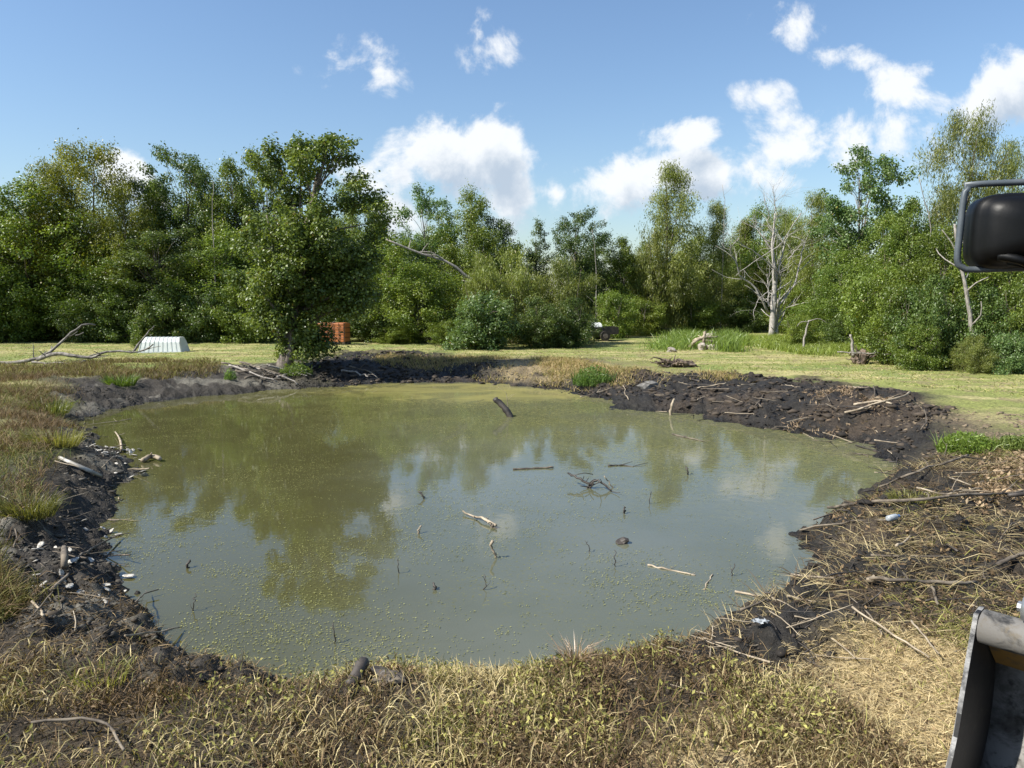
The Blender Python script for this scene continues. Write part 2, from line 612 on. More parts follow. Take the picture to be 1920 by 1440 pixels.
# ------------------------------------------------------------------ ground and water
def build_ground():
    az = np.concatenate([np.linspace(-math.pi, -0.86, 40)[:-1], np.linspace(-0.82, 0.82, 520), np.linspace(0.86, math.pi, 40)[1:]])
    rr = np.concatenate([np.array([0.02, 0.8, 1.5, 2.1]), np.geomspace(2.6, 66, 470), np.geomspace(72, 2600, 26)])
    A, Rr = np.meshgrid(az, rr)
    x = (Rr * np.sin(A)).ravel()
    y = (Rr * np.cos(A)).ravel()
    d, dark, grey, tan = zones(x, y)
    near = sstep(np.hypot(x, y), 75, 60)
    z = height_z(x, y, d, dark, grey) * near - 0.02 * (1 - near)
    # base colours
    def mixc(c, m, col):
        return c * (1 - m[:, None]) + np.array(col)[None, :] * m[:, None]
    n1 = fbm(x, y, 0.55, 4, 61)
    n2 = fbm(x * 0.25, y, 1.6, 4, 71)
    lawn = np.tile(np.array([0.225, 0.245, 0.070]), (len(x), 1))
    lawn = mixc(lawn, sstep(n2, 0.45, 0.68) * 0.85, (0.41, 0.36, 0.165))
    lawn = mixc(lawn, sstep(n1, 0.50, 0.68) * 0.7, (0.15, 0.21, 0.050))
    lawn = mixc(lawn, sstep(fbm(x, y, 1.7, 4, 65), 0.58, 0.72) * 0.6, (0.22, 0.17, 0.095))
    # worn, yellower ground round the dug edge
    edge = sstep(d, 6.5, 2.0) * sstep(y, 14, 22)
    lawn = mixc(lawn, edge * sstep(n1, 0.3, 0.6) * 0.8, (0.27, 0.215, 0.11))
    c = lawn
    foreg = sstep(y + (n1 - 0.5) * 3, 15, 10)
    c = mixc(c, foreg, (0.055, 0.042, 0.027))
    bank = sstep(d + (fbm(x, y, 1.4, 3, 81) - 0.5) * 1.6, 3.2, 1.0) * (0.6 + 0.4 * (1 - sstep(y, 14, 22)))
    c = mixc(c, bank * 0.92, (0.045, 0.036, 0.025))
    c = mixc(c, tan, (0.36, 0.28, 0.15))
    c = mixc(c, zmask(x, y, Z_DIRT, 0.8, 1.0, 13) * (0.35 + 0.65 * sstep(n1, 0.35, 0.6)), (0.150, 0.115, 0.072))
    gcol = np.where((fbm(x, y, 0.8, 5, 91) > 0.55)[:, None], np.array([0.135, 0.125, 0.10])[None], np.array([0.042, 0.036, 0.028])[None])
    c = c * (1 - grey[:, None]) + gcol * grey[:, None]
    c = mixc(c, dark, (0.023, 0.0205, 0.017))
    brown = dark * sstep(fbm(x, y, 0.9, 4, 95), 0.5, 0.66)
    c = mixc(c, brown * 0.8, (0.060, 0.044, 0.029))
    wet = sstep(z, WATER_Z + 0.11, WATER_Z + 0.02)
    c = c * (1 - 0.5 * wet[:, None])
    alpha = np.clip(wet * 0.6 + dark * 0.55 + grey * 0.3, 0, 1)
    cols = np.concatenate([c, alpha[:, None]], 1)
    na, nr = len(az), len(rr)
    i = np.arange((nr - 1) * (na - 1))
    r_ = i // (na - 1)
    q = r_ * na + i % (na - 1)
    faces = np.stack([q, q + 1, q + na + 1, q + na], 1)[:, ::-1]
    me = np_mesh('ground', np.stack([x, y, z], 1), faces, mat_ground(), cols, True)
    o = link('ground', me)
    o['kind'] = 'structure'
    o['label'] = 'uneven lawn, dug mud banks and flattened weeds around the pond'


def build_water():
    P = np.array(POND)
    lo = P.min(0) - 1.5
    hi = P.max(0) + 1.5
    nx, ny = 60, 70
    X, Y = np.meshgrid(np.linspace(lo[0], hi[0], nx), np.linspace(lo[1], hi[1], ny))
    x, y = X.ravel(), Y.ravel()
    d = poly_sd(x, y, POND)
    q = np.arange((ny - 1) * (nx - 1))
    k = (q // (nx - 1)) * nx + q % (nx - 1)
    f = np.stack([k, k + 1, k + nx + 1, k + nx], 1)
    keep = d[f].min(1) < 1.2
    f = f[keep]
    used = np.unique(f)
    remap = np.full(len(x), -1)
    remap[used] = np.arange(len(used))
    v = np.stack([x, y, np.full(len(x), WATER_Z)], 1)[used]
    o = link('pond_water', np_mesh('pond_water', v, remap[f], mat_water(), None, True))
    o['kind'] = 'structure'
    o['label'] = 'murky green pond water with algae film at the far end'


build_ground()
build_water()


# ------------------------------------------------------------------ shapes
def tube(paths, sides=6):
    """paths: list of (points Nx3, radii N) -> verts, quads of tapered, slightly crooked tubes"""
    V, Fq = [], []
    base = 0
    ang = np.linspace(0, 2 * math.pi, sides, endpoint=False)
    for pts, rad in paths:
        pts = np.asarray(pts, float)
        rad = np.asarray(rad, float)
        n = len(pts)
        tan = np.gradient(pts, axis=0)
        tan /= np.linalg.norm(tan, axis=1)[:, None] + 1e-9
        ref = np.array([0, 0, 1.0]) if abs(tan[0][2]) < 0.8 else np.array([1.0, 0, 0])
        u = np.cross(ref, tan[0])
        for i in range(n):
            t = tan[i]
            u = u - t * float(np.dot(u, t))
            nu = np.linalg.norm(u)
            if nu < 1e-4:
                u = np.cross(np.array([0.3, 1, 0.2]), t)
                nu = np.linalg.norm(u)
            u = u / nu
            w = np.cross(t, u)
            ring = pts[i] + rad[i] * (np.cos(ang)[:, None] * u + np.sin(ang)[:, None] * w)
            V.append(ring)
        for i in range(n - 1):
            a = base + i * sides
            for s in range(sides):
                s2 = (s + 1) % sides
                Fq.append((a + s, a + s2, a + sides + s2, a + sides + s))
        # end caps
        c0 = base + n * sides
        V.append(pts[[0]])
        V.append(pts[[-1]])
        for s in range(sides):
            s2 = (s + 1) % sides
            Fq.append((c0, base + s2, base + s, c0))
            e = base + (n - 1) * sides
            Fq.append((c0 + 1, e + s, e + s2, c0 + 1))
        base = c0 + 2
    return np.concatenate(V), Fq


def poly_mesh(name, verts, faces, mat, smooth=False):
    me = bpy.data.meshes.new(name)
    fs = []
    for f in faces:
        g = []
        for i in f:
            if i not in g:
                g.append(int(i))
        if len(g) > 2:
            fs.append(g)
    me.from_pydata([tuple(map(float, v)) for v in verts], [], fs)
    if smooth:
        me.polygons.foreach_set('use_smooth', np.ones(len(me.polygons), bool))
    if mat:
        me.materials.append(mat)
    me.update()
    return me


def smooth_path(pts, n, wob=0.0, rng=R_):
    pts = np.asarray(pts, float)
    if len(pts) == 2:
        pts = np.stack([pts[0], pts[0] * .5 + pts[1] * .5, pts[1]])
    seg = np.linalg.norm(np.diff(pts, axis=0), axis=1)
    s = np.concatenate([[0], np.cumsum(seg)])
    t = np.linspace(0, s[-1], n)
    # Catmull-Rom through the given points
    out = np.zeros((n, 3))
    for i, tt in enumerate(t):
        k = min(np.searchsorted(s, tt, side='right') - 1, len(pts) - 2)
        u = (tt - s[k]) / max(seg[k], 1e-6)
        p0 = pts[max(k - 1, 0)]
        p1 = pts[k]
        p2 = pts[k + 1]
        p3 = pts[min(k + 2, len(pts) - 1)]
        out[i] = 0.5 * (2 * p1 + (p2 - p0) * u + (2 * p0 - 5 * p1 + 4 * p2 - p3) * u * u + (3 * p1 - p0 - 3 * p2 + p3) * u ** 3)
    if wob:
        j = rng.normal(0, wob, (n, 3))
        j[0] = 0
        out = out + j
    return out


def branch_paths(pts, r0, r1, n=10, wob=0.006, twigs=0, twig_len=0.3, rng=R_, up=0.3):
    p = smooth_path(pts, n, wob, rng)
    r = np.linspace(r0, r1, n) * rng.uniform(0.88, 1.15, n)
    paths = [(p, r)]
    for _ in range(twigs):
        i = rng.integers(2, n - 1)
        d = rng.normal(0, 1, 3)
        d[2] = abs(d[2]) * up
        t = p[min(i + 1, n - 1)] - p[i - 1]
        t /= np.linalg.norm(t) + 1e-9
        d = d / np.linalg.norm(d) + 0.6 * t
        L = twig_len * rng.uniform(0.5, 1.3)
        e = p[i] + d * L
        m = (p[i] + e) / 2 + rng.normal(0, L * 0.1, 3)
        paths.append((smooth_path([p[i], m, e], 5, 0, rng), np.linspace(min(r[i] * 0.5, r0 * 0.4), r1 * 0.35, 5)))
    return paths


def branch_obj(name, paths, mat, label, cat='stick', group=None, sides=6):
    v, f = tube(paths, sides)
    org = paths[0][0].mean(0)
    org = np.array([org[0], org[1], v[:, 2].min()])
    o = link(name, poly_mesh(name, v - org, f, mat, True))
    o.location = org
    return tag(o, label, cat, group)


# ------------------------------------------------------------------ trees
def leaf_tris(pos, axis, nrm, length, width):
    """folded rhombic leaves -> verts, tris"""
    n = len(pos)
    axis = axis - (axis * nrm).sum(1)[:, None] * nrm
    axis /= np.linalg.norm(axis, axis=1)[:, None] + 1e-9
    side = np.cross(axis, nrm)
    L = length[:, None]
    W = width[:, None]
    b = pos - axis * L * 0.5
    t = pos + axis * L * 0.5
    l = pos - axis * L * 0.08 + side * W * 0.5 + nrm * W * 0.16
    r = pos - axis * L * 0.08 - side * W * 0.5 + nrm * W * 0.16
    v = np.stack([b, l, t, r], 1).reshape(-1, 3)
    k = np.arange(n) * 4
    f = np.concatenate([np.stack([k, k + 2, k + 1], 1), np.stack([k, k + 3, k + 2], 1)])
    return v, f


def unit(v):
    return v / (np.linalg.norm(v, axis=-1, keepdims=True) + 1e-9)


def make_tree(seed, H, Rad, z0, prof, n_cl, cr, n_leaf, ll, lw, ca, cb, droop=0.0, trunk_r=0.16, n_limb=22, bend=0.4,
              cx=None, stems=1, extra=None, outw=0.42, bark=None, leaf=None):
    """returns (trunk mesh, crown mesh). prof: [(t, r)], t from the crown's foot z0 to its top H"""
    rng = np.random.default_rng(seed)
    pt = np.array([p[0] for p in prof])
    pr = np.array([p[1] for p in prof])
    # clump centres
    tt = np.linspace(0, 1, 200)
    w = np.interp(tt, pt, pr) + 0.06
    t = rng.choice(tt, n_cl, p=w / w.sum()) + rng.uniform(-0.01, 0.01, n_cl)
    a = rng.uniform(0, 2 * math.pi, n_cl)
    lump = 0.52 + 0.95 * vnoise(a * 1.5 + seed, t * 6 + seed * 0.7, seed)
    rad = np.interp(t, pt, pr) * Rad * lump * rng.uniform(0, 1, n_cl) ** outw
    C = np.stack([rad * np.cos(a), rad * np.sin(a), z0 + t * (H - z0)], 1)
    if cx is not None:
        C[:, 0] += np.interp(t, [c[0] for c in cx], [c[1] for c in cx])
    crs = cr * rng.uniform(0.55, 1.3, n_cl) * (1 - 0.22 * t)
    if extra is not None:
        C = np.concatenate([C, extra[0]])
        crs = np.concatenate([crs, extra[1]])
    nc = len(C)
    # trunk and limbs
    paths = []
    tops = []
    for s in range(stems):
        ang = rng.uniform(0, 6.28)
        sp = 0 if stems == 1 else Rad * 0.45
        e = np.array([math.cos(ang) * sp + rng.normal(0, bend), math.sin(ang) * sp + rng.normal(0, bend), H * 0.88])
        if cx is not None:
            e[0] += cx[-1][1]
        b0 = np.array([math.cos(ang), math.sin(ang), 0]) * (0.0 if stems == 1 else 0.18)
        m1 = b0 * 0.7 + e * 0.3 + rng.normal(0, bend * 0.35, 3) * [1, 1, 0]
        m2 = b0 * 0.35 + e * 0.65 + rng.normal(0, bend * 0.35, 3) * [1, 1, 0]
        p = smooth_path([b0 + [0, 0, -0.25], b0 + [0, 0, 0.25], m1, m2, e], 18, 0.012, rng)
        r = trunk_r * np.linspace(1, 0.12, 18) ** 0.9
        r[0] *= 1.5
        r[1] *= 1.25
        paths.append((p, r))
        tops.append(p)
    for k in rng.choice(nc, min(n_limb, nc), replace=False):
        c = C[k]
        p = tops[rng.integers(0, stems)]
        zt = c[2] * rng.uniform(0.45, 0.85)
        i = int(np.argmin(np.abs(p[:, 2] - zt)))
        s = p[i]
        m = s * 0.5 + c * 0.5 + [0, 0, rng.uniform(-0.1, 0.25) * abs(c[2] - s[2])]
        r0 = trunk_r * np.linspace(1, 0.12, 18)[i] * 0.5
        paths.append((smooth_path([s, m, c], 7, 0.02, rng), np.linspace(max(r0, 0.018), 0.008, 7)))
    tv, tf = tube(paths, 6)
    trunk = poly_mesh('trunk', tv, tf, bark or M_BARK, True)
    # leaves
    vol = crs ** 2.2
    cnt = rng.choice(nc, n_leaf, p=vol / vol.sum())
    d = unit(rng.normal(0, 1, (n_leaf, 3)))
    rr = (0.25 + 0.85 * rng.uniform(0, 1, n_leaf) ** 0.6)
    stray = rng.uniform(0, 1, n_leaf) < 0.14
    rr[stray] *= 1.55
    pos = C[cnt] + d * (crs[cnt] * rr)[:, None] * np.array([1.0, 1.0, 0.8])
    cax = unit(C * np.array([1, 1, 0.0]) + rng.normal(0, 0.4, C.shape) * Rad * 0.5 + np.array([0, 0, Rad * 0.45]))
    al = ((pos - C[cnt]) * cax[cnt]).sum(1)
    pos = pos + cax[cnt] * (al * rng.uniform(0.3, 0.9, nc)[cnt])[:, None]
    if droop > 0:
        pos[:, 2] -= rng.exponential(droop * 0.55, n_leaf) - droop * 0.4
    keep = pos[:, 2] > 0.04
    pos, d, cnt = pos[keep], d[keep], cnt[keep]
    n = len(pos)
    nrm = unit(0.55 * d + np.array([0, 0, 0.6]) + rng.normal(0, 0.55, (n, 3)))
    ax = unit(rng.normal(0, 1, (n, 3)) + d * 0.5 + np.array([0, 0, -0.4]))
    if droop > 0:
        ax = unit(rng.normal(0, 0.4, (n, 3)) + np.array([0, 0, -1.0]))
        nrm = unit(rng.normal(0, 0.8, (n, 3)) + d * 0.6 + np.array([0, 0, 0.25]))
    v, f = leaf_tris(pos, ax, nrm, ll * rng.uniform(0.6, 1.35, n), lw * rng.uniform(0.6, 1.35, n))
    ct = rng.uniform(0, 1, nc)
    mixf = np.clip(0.65 * ct[cnt] + 0.35 * rng.uniform(0, 1, n), 0, 1)
    ca, cb = np.array(ca), np.array(cb)
    col = ca * (1 - mixf[:, None]) + cb * mixf[:, None]
    col = col * rng.uniform(0.72, 1.25, n)[:, None]
    yl = rng.uniform(0, 1, n) < 0.012
    col[yl] = np.array([0.20, 0.16, 0.03])
    crown = np_mesh('crown', v, f, leaf or M_LEAF, np.repeat(col, 4, 0))
    return trunk, crown, H, Rad


ROUND = [(0, .5), (.12, .8), (.35, 1), (.6, .95), (.8, .76), (.93, .5), (1, .2)]
BROAD = [(0, .8), (.15, 1), (.4, 1), (.65, .95), (.85, .74), (1, .34)]
TALL = [(0, .55), (.15, .9), (.35, 1), (.55, .75), (.75, .62), (.9, .4), (1, .1)]
OPEN = [(0, .3), (.15, .6), (.4, .9), (.65, 1), (.85, .8), (1, .35)]
BUSH = [(0, .85), (.25, 1), (.55, .95), (.8, .7), (1, .2)]

GRN_OLIVE = ((0.105, 0.135, 0.016), (0.275, 0.290, 0.036))
GRN_DARK = ((0.062, 0.108, 0.026), (0.150, 0.200, 0.048))
GRN_MID = ((0.095, 0.152, 0.024), (0.225, 0.280, 0.046))
GRN_LIGHT = ((0.110, 0.170, 0.028), (0.210, 0.260, 0.055))
GRN_WILLOW = ((0.150, 0.190, 0.040), (0.275, 0.305, 0.085))
GRN_BLUE = ((0.085, 0.160, 0.045), (0.185, 0.262, 0.090))

KIND = {
    'olive': make_tree(101, 10.5, 4.3, 0.3, BROAD, 300, 0.72, 60000, 0.15, 0.09, *GRN_OLIVE),
    'olive2': make_tree(102, 9.5, 3.9, 0.3, ROUND, 250, 0.70, 46000, 0.15, 0.085, *GRN_OLIVE),
    'tallow': make_tree(103, 11.5, 3.4, 1.2, OPEN, 190, 0.58, 36000, 0.16, 0.11, *GRN_DARK, trunk_r=0.17, n_limb=60),
    'tallow2': make_tree(104, 11, 3.2, 0.8, TALL, 180, 0.58, 34000, 0.16, 0.11, *GRN_MID, trunk_r=0.16, n_limb=60),
    'maple': make_tree(105, 10.5, 3.6, 0.4, ROUND, 240, 0.65, 42000, 0.15, 0.10, *GRN_MID),
    'willow': make_tree(106, 12.5, 2.7, 0.5, TALL, 190, 0.56, 40000, 0.21, 0.05, *GRN_WILLOW, droop=0.5, trunk_r=0.15),
    'willow2': make_tree(107, 11.5, 3.1, 1.6, OPEN, 190, 0.56, 36000, 0.22, 0.046, *GRN_WILLOW, droop=0.6, trunk_r=0.16),
    'poplar': make_tree(108, 11, 2.9, 0.8, OPEN, 150, 0.52, 26000, 0.15, 0.115, *GRN_BLUE, trunk_r=0.14, n_limb=60),
    'narrow': make_tree(109, 11, 1.9, 1.0, TALL, 110, 0.5, 18000, 0.15, 0.10, *GRN_DARK, trunk_r=0.12, n_limb=40),
    'bush': make_tree(110, 4.2, 2.3, 0.05, BUSH, 130, 0.48, 20000, 0.14, 0.085, *GRN_MID, trunk_r=0.05, stems=5, n_limb=24),
    'bush_pale': make_tree(111, 3.4, 2.0, 0.05, BUSH, 130, 0.42, 18000, 0.17, 0.085, *GRN_BLUE, trunk_r=0.04, stems=5, n_limb=24),
    'bush_willow': make_tree(112, 4.6, 2.3, 0.05, BUSH, 130, 0.45, 22000, 0.19, 0.045, *GRN_WILLOW, droop=0.3, trunk_r=0.05, stems=5, n_limb=24),
    'bush_dark': make_tree(113, 4.6, 2.5, 0.05, BUSH, 130, 0.52, 22000, 0.15, 0.10, *GRN_DARK, trunk_r=0.05, stems=5, n_limb=24),  # darker leaves: shade at the wood's foot is put into their green
}


def plant(kind, px, top, D, hw, label, name, group=None, base_z=None, rz=None, cat='tree', lean=0.0):
    tr, cr, H, Rad = KIND[kind]
    p = at(px, top, D)
    gz = float(height(p[0], p[1])[0]) - 0.03 if base_z is None else base_z
    hgt = p[2] - gz
    sz = hgt / (H * 1.03)
    sx = (hw / F_PX * D) / (Rad * 1.06)
    e = empty(name, (p[0], p[1], gz), random.uniform(0, 6.28) if rz is None else rz)
    e.scale = (sx, sx, sz)
    if lean:
        e.rotation_euler[1] = lean
    a = link('trunk', tr, e)
    b = link('crown', cr, e)
    tag(e, label, cat, group)
    return e


WOOD = 'trees along the edge of the wood'
T = plant
# left part of the wood
T('maple', 40, 335, 47, 125, 'dark green tree at the far left edge of the wood', 'broadleaf_tree', WOOD)
T('olive', 158, 268, 50, 118, 'tall yellow-green tree with the highest rounded top left of the white shed', 'broadleaf_tree', WOOD)
T('olive2', 228, 342, 48, 66, 'yellowish tree whose thin top stands against the small cloud on the left', 'broadleaf_tree', WOOD)
T('olive', 95, 300, 49, 70, 'yellow-green tree between the far left tree and the tall yellow-green one', 'broadleaf_tree', WOOD)
T('tallow2', 285, 330, 53, 50, 'tree closing the dip between the yellowish trees and the dark lumpy trees', 'broadleaf_tree', WOOD)
T('maple', 385, 320, 53, 60, 'dark tree between the two lumpy trees above the shed', 'broadleaf_tree', WOOD)
T('olive2', -105, 330, 47, 120, 'olive tree cut off by the left edge of the picture', 'broadleaf_tree', WOOD)
T('tallow', 335, 272, 52, 82, 'dark open-crowned tree with lumpy branch ends above the white shed', 'broadleaf_tree', WOOD)
T('tallow2', 425, 285, 51, 70, 'tall open tree just left of the vine-covered tree by the pond', 'broadleaf_tree', WOOD)
T('tallow', 490, 275, 53, 62, 'open-crowned tree half hidden behind the left side of the vine-covered tree', 'broadleaf_tree', WOOD)
T('tallow', 300, 425, 47, 105, 'low dark green tree directly behind the white shed', 'broadleaf_tree', WOOD)
T('maple', 420, 430, 48, 95, 'dense low tree between the white shed and the vine-covered tree', 'broadleaf_tree', WOOD)
T('olive2', 100, 450, 52, 90, 'low dark tree in front of the tall yellow-green tree at left', 'broadleaf_tree', WOOD)
T('maple', 205, 455, 47, 80, 'low shaded tree a little left of the white shed', 'broadleaf_tree', WOOD)
# centre
T('maple', 655, 330, 51, 65, 'tree rising behind the right shoulder of the vine-covered tree', 'broadleaf_tree', WOOD)
T('tallow2', 705, 355, 50, 46, 'slim tree beside a gap of sky right of the vine-covered tree', 'broadleaf_tree', WOOD)
T('maple', 735, 440, 47, 105, 'dense rounded tree behind the orange container', 'broadleaf_tree', WOOD)
T('poplar', 800, 348, 54, 62, 'thin tree with a sparse arching top below the big cloud', 'broadleaf_tree', WOOD)
T('maple', 885, 355, 52, 78, 'full bright green tree below the big white cloud', 'broadleaf_tree', WOOD)
T('tallow', 930, 400, 53, 50, 'dark tree at the right flank of the full bright green tree', 'broadleaf_tree', WOOD)
T('narrow', 1008, 412, 54, 34, 'small narrow tree standing alone in the gap of the wood', 'broadleaf_tree', WOOD)
T('tallow', 1085, 388, 54, 58, 'dark open tree with pale bare stems right of the narrow tree', 'broadleaf_tree', WOOD)
T('tallow2', 1165, 438, 55, 52, 'low dark tree between the pale-stemmed tree and the tall willow', 'broadleaf_tree', WOOD)
# right
T('willow', 1265, 300, 57, 74, 'tall willow with a pointed top left of the dead tree', 'willow_tree', WOOD)
T('bush_willow', 1225, 430, 55, 62, 'lighter willow skirt at the foot of the tall pointed willow', 'willow_tree', WOOD)
T('willow', 1347, 372, 58, 46, 'dark slender willow between the tall willow and the dead tree', 'willow_tree', WOOD)
T('maple', 1425, 385, 62, 66, 'hazy green tree right behind the dead grey tree', 'broadleaf_tree', WOOD)
T('willow2', 1478, 388, 60, 48, 'light green willow showing between the dead limbs', 'willow_tree', WOOD)
T('willow', 1538, 355, 56, 62, 'olive willow between the dead tree and the tall poplar', 'willow_tree', WOOD)
T('poplar', 1632, 268, 44, 92, 'tall airy poplar with sky showing through its crown', 'poplar_tree', WOOD)
T('maple', 1585, 470, 43, 70, 'rounded tree at the foot of the tall airy poplar', 'broadleaf_tree', WOOD)
T('tallow2', 1715, 360, 38, 70, 'leafy tree between the airy poplar and the mirror', 'broadleaf_tree', WOOD)
T('willow2', 1820, 202, 44, 88, 'tallest willow, feathery, above the mirror', 'willow_tree', WOOD)
T('willow2', 1915, 258, 42, 70, 'feathery willow cut by the right edge above the mirror', 'willow_tree', WOOD)
T('maple', 1770, 420, 32, 95, 'dense green tree behind the mirror guard', 'broadleaf_tree', WOOD)
T('maple', 1900, 370, 31, 100, 'dense tree right behind the black mirror housing', 'broadleaf_tree', WOOD)
T('bush', 1660, 500, 33, 70, 'leafy small tree above the upturned stump', 'broadleaf_tree', WOOD)
T('maple', 2030, 330, 33, 110, 'tree at the right beyond the edge of the picture', 'broadleaf_tree', WOOD)

T('maple', 1482, 402, 63, 60, 'green tree filling the wood right behind the dead limbs', 'broadleaf_tree', WOOD)
T('maple', 1578, 420, 54, 58, 'full green tree between the olive willow and the airy poplar', 'broadleaf_tree', WOOD)
T('willow', 1398, 408, 62, 46, 'willow closing the gap left of the dead tree', 'willow_tree', WOOD)
T('maple', 1125, 462, 57, 56, 'low full tree right of the pale-stemmed tree', 'broadleaf_tree', WOOD)
T('tallow2', 1210, 448, 58, 44, 'dark tree at the left flank of the tall pointed willow', 'broadleaf_tree', WOOD)
T('maple', 1668, 400, 40, 66, 'full tree at the right flank of the airy poplar', 'broadleaf_tree', WOOD)
# deeper rows that close the wood
BACK = 'trees deeper in the wood'
for i, (px, top, D, hw, k) in enumerate([(-60, 400, 60, 130, 'olive'), (80, 420, 61, 120, 'maple'), (250, 430, 60, 110, 'olive2'), (390, 420, 60, 110, 'maple'),
                                         (540, 400, 60, 110, 'olive'), (680, 430, 62, 100, 'maple'), (810, 440, 62, 100, 'olive2'), (945, 470, 62, 70, 'maple'),
                                         (1085, 480, 62, 70, 'tallow2'), (1190, 480, 63, 70, 'maple'), (1310, 440, 66, 70, 'maple'), (1400, 460, 68, 70, 'olive2'),
                                         (1500, 450, 66, 70, 'maple'), (1600, 520, 58, 80, 'maple'), (1720, 440, 50, 90, 'maple'), (1860, 400, 48, 100, 'olive2'),
                                         (1010, 560, 60, 70, 'bush_dark'), (880, 520, 60, 80, 'bush_dark')]):
    T(k, px, top, D, hw, 'green tree deep in the wood, mostly hidden behind the trees at its edge', 'broadleaf_tree', BACK)

# understory
UND = 'shrubs at the foot of the wood'
for i, (px, top, D, hw, k, lab) in enumerate([
        (-40, 520, 45.5, 80, 'bush_dark', 'dark shrub at the left edge under the olive trees'),
        (8, 505, 45.5, 60, 'bush', 'shaded shrub behind the thick left end of the fallen limb'),
        (184, 520, 46, 62, 'bush_dark', 'shaded shrub behind the raised tip of the fallen limb'),
        (240, 540, 45.5, 60, 'bush_dark', 'dark shrub just left behind the white shed'),
        (320, 525, 45.5, 60, 'bush_dark', 'dark shrub right behind the white shed'),
        (395, 530, 45.5, 55, 'bush_dark', 'dark shrub right of the white shed'),
        (460, 520, 45, 60, 'bush', 'brighter shrub left of the vine-covered trunk'),
        (590, 540, 45.5, 60, 'bush_dark', 'shrub behind the right side of the vine-covered tree'),
        (700, 545, 45.5, 55, 'bush_dark', 'dark shrub right of the orange container'),
        (780, 520, 45, 70, 'bush', 'shrub below the leaning grey trunk'),
        (840, 600, 43, 40, 'bush', 'low weedy shrub left of the large pale shrub'),
        (745, 612, 44, 45, 'bush', 'low weedy shrub at the lawn edge right of the orange container'),
        (905, 545, 39.5, 66, 'bush_pale', 'large pale green rounded shrub at the lawn edge'),
        (960, 472, 44, 72, 'bush_willow', 'grey-olive willow shrub above the large pale shrub'),
        (905, 480, 45, 50, 'bush_willow', 'olive willow shrub under the leaning grey trunk'),
        (1052, 488, 43, 74, 'bush_willow', 'big light willow shrub in the middle of the wood edge'),
        (1005, 560, 40.5, 48, 'bush_dark', 'dark green shrub with dead stalks beside the pale shrub'),
        (1070, 560, 41, 46, 'bush_dark', 'dark green shrub below the big light willow shrub'),
        (1150, 545, 50, 48, 'bush', 'shrub overhanging the parked trailer'),
        (1205, 560, 53, 45, 'bush', 'shrub at the lawn edge left of the tall willow'),
        (1300, 560, 56, 50, 'bush', 'shrub between the two willow trunks'),
        (1390, 550, 58, 45, 'bush_dark', 'dark shrub left of the dead tree'),
        (1490, 540, 56, 50, 'bush', 'shrub right behind the dead tree'),
        (1545, 560, 46, 48, 'bush', 'shrub right of the dead tree beside the meadow grass'),
        (1600, 570, 41, 45, 'bush_dark', 'dark shrub behind the upturned stump'),
        (1500, 590, 40, 36, 'bush', 'small leafy shrub around the pale snag'),
        (1695, 530, 30.5, 60, 'bush', 'leafy shrub right of the upturned stump'),
        (1755, 520, 29, 62, 'bush_dark', 'dark leafy shrub left of the slender leaning trunk'),
        (1850, 540, 28.5, 60, 'bush_dark', 'dark shrub right of the slender leaning trunk'),
        (1925, 520, 28, 60, 'bush', 'shrub at the right edge below the mirror'),
        (1830, 630, 27.3, 40, 'bush_willow', 'low yellowish shrub at the foot of the slender trunk'),
        (1900, 620, 26.8, 40, 'bush_pale', 'low pale shrub at the right edge of the lawn'),
        (1730, 610, 28.2, 46, 'bush', 'low bright shrub at the lawn edge under the dark leafy shrub')]):
    T(k, px, top, D, hw, lab, 'shrub', UND, cat='shrub')


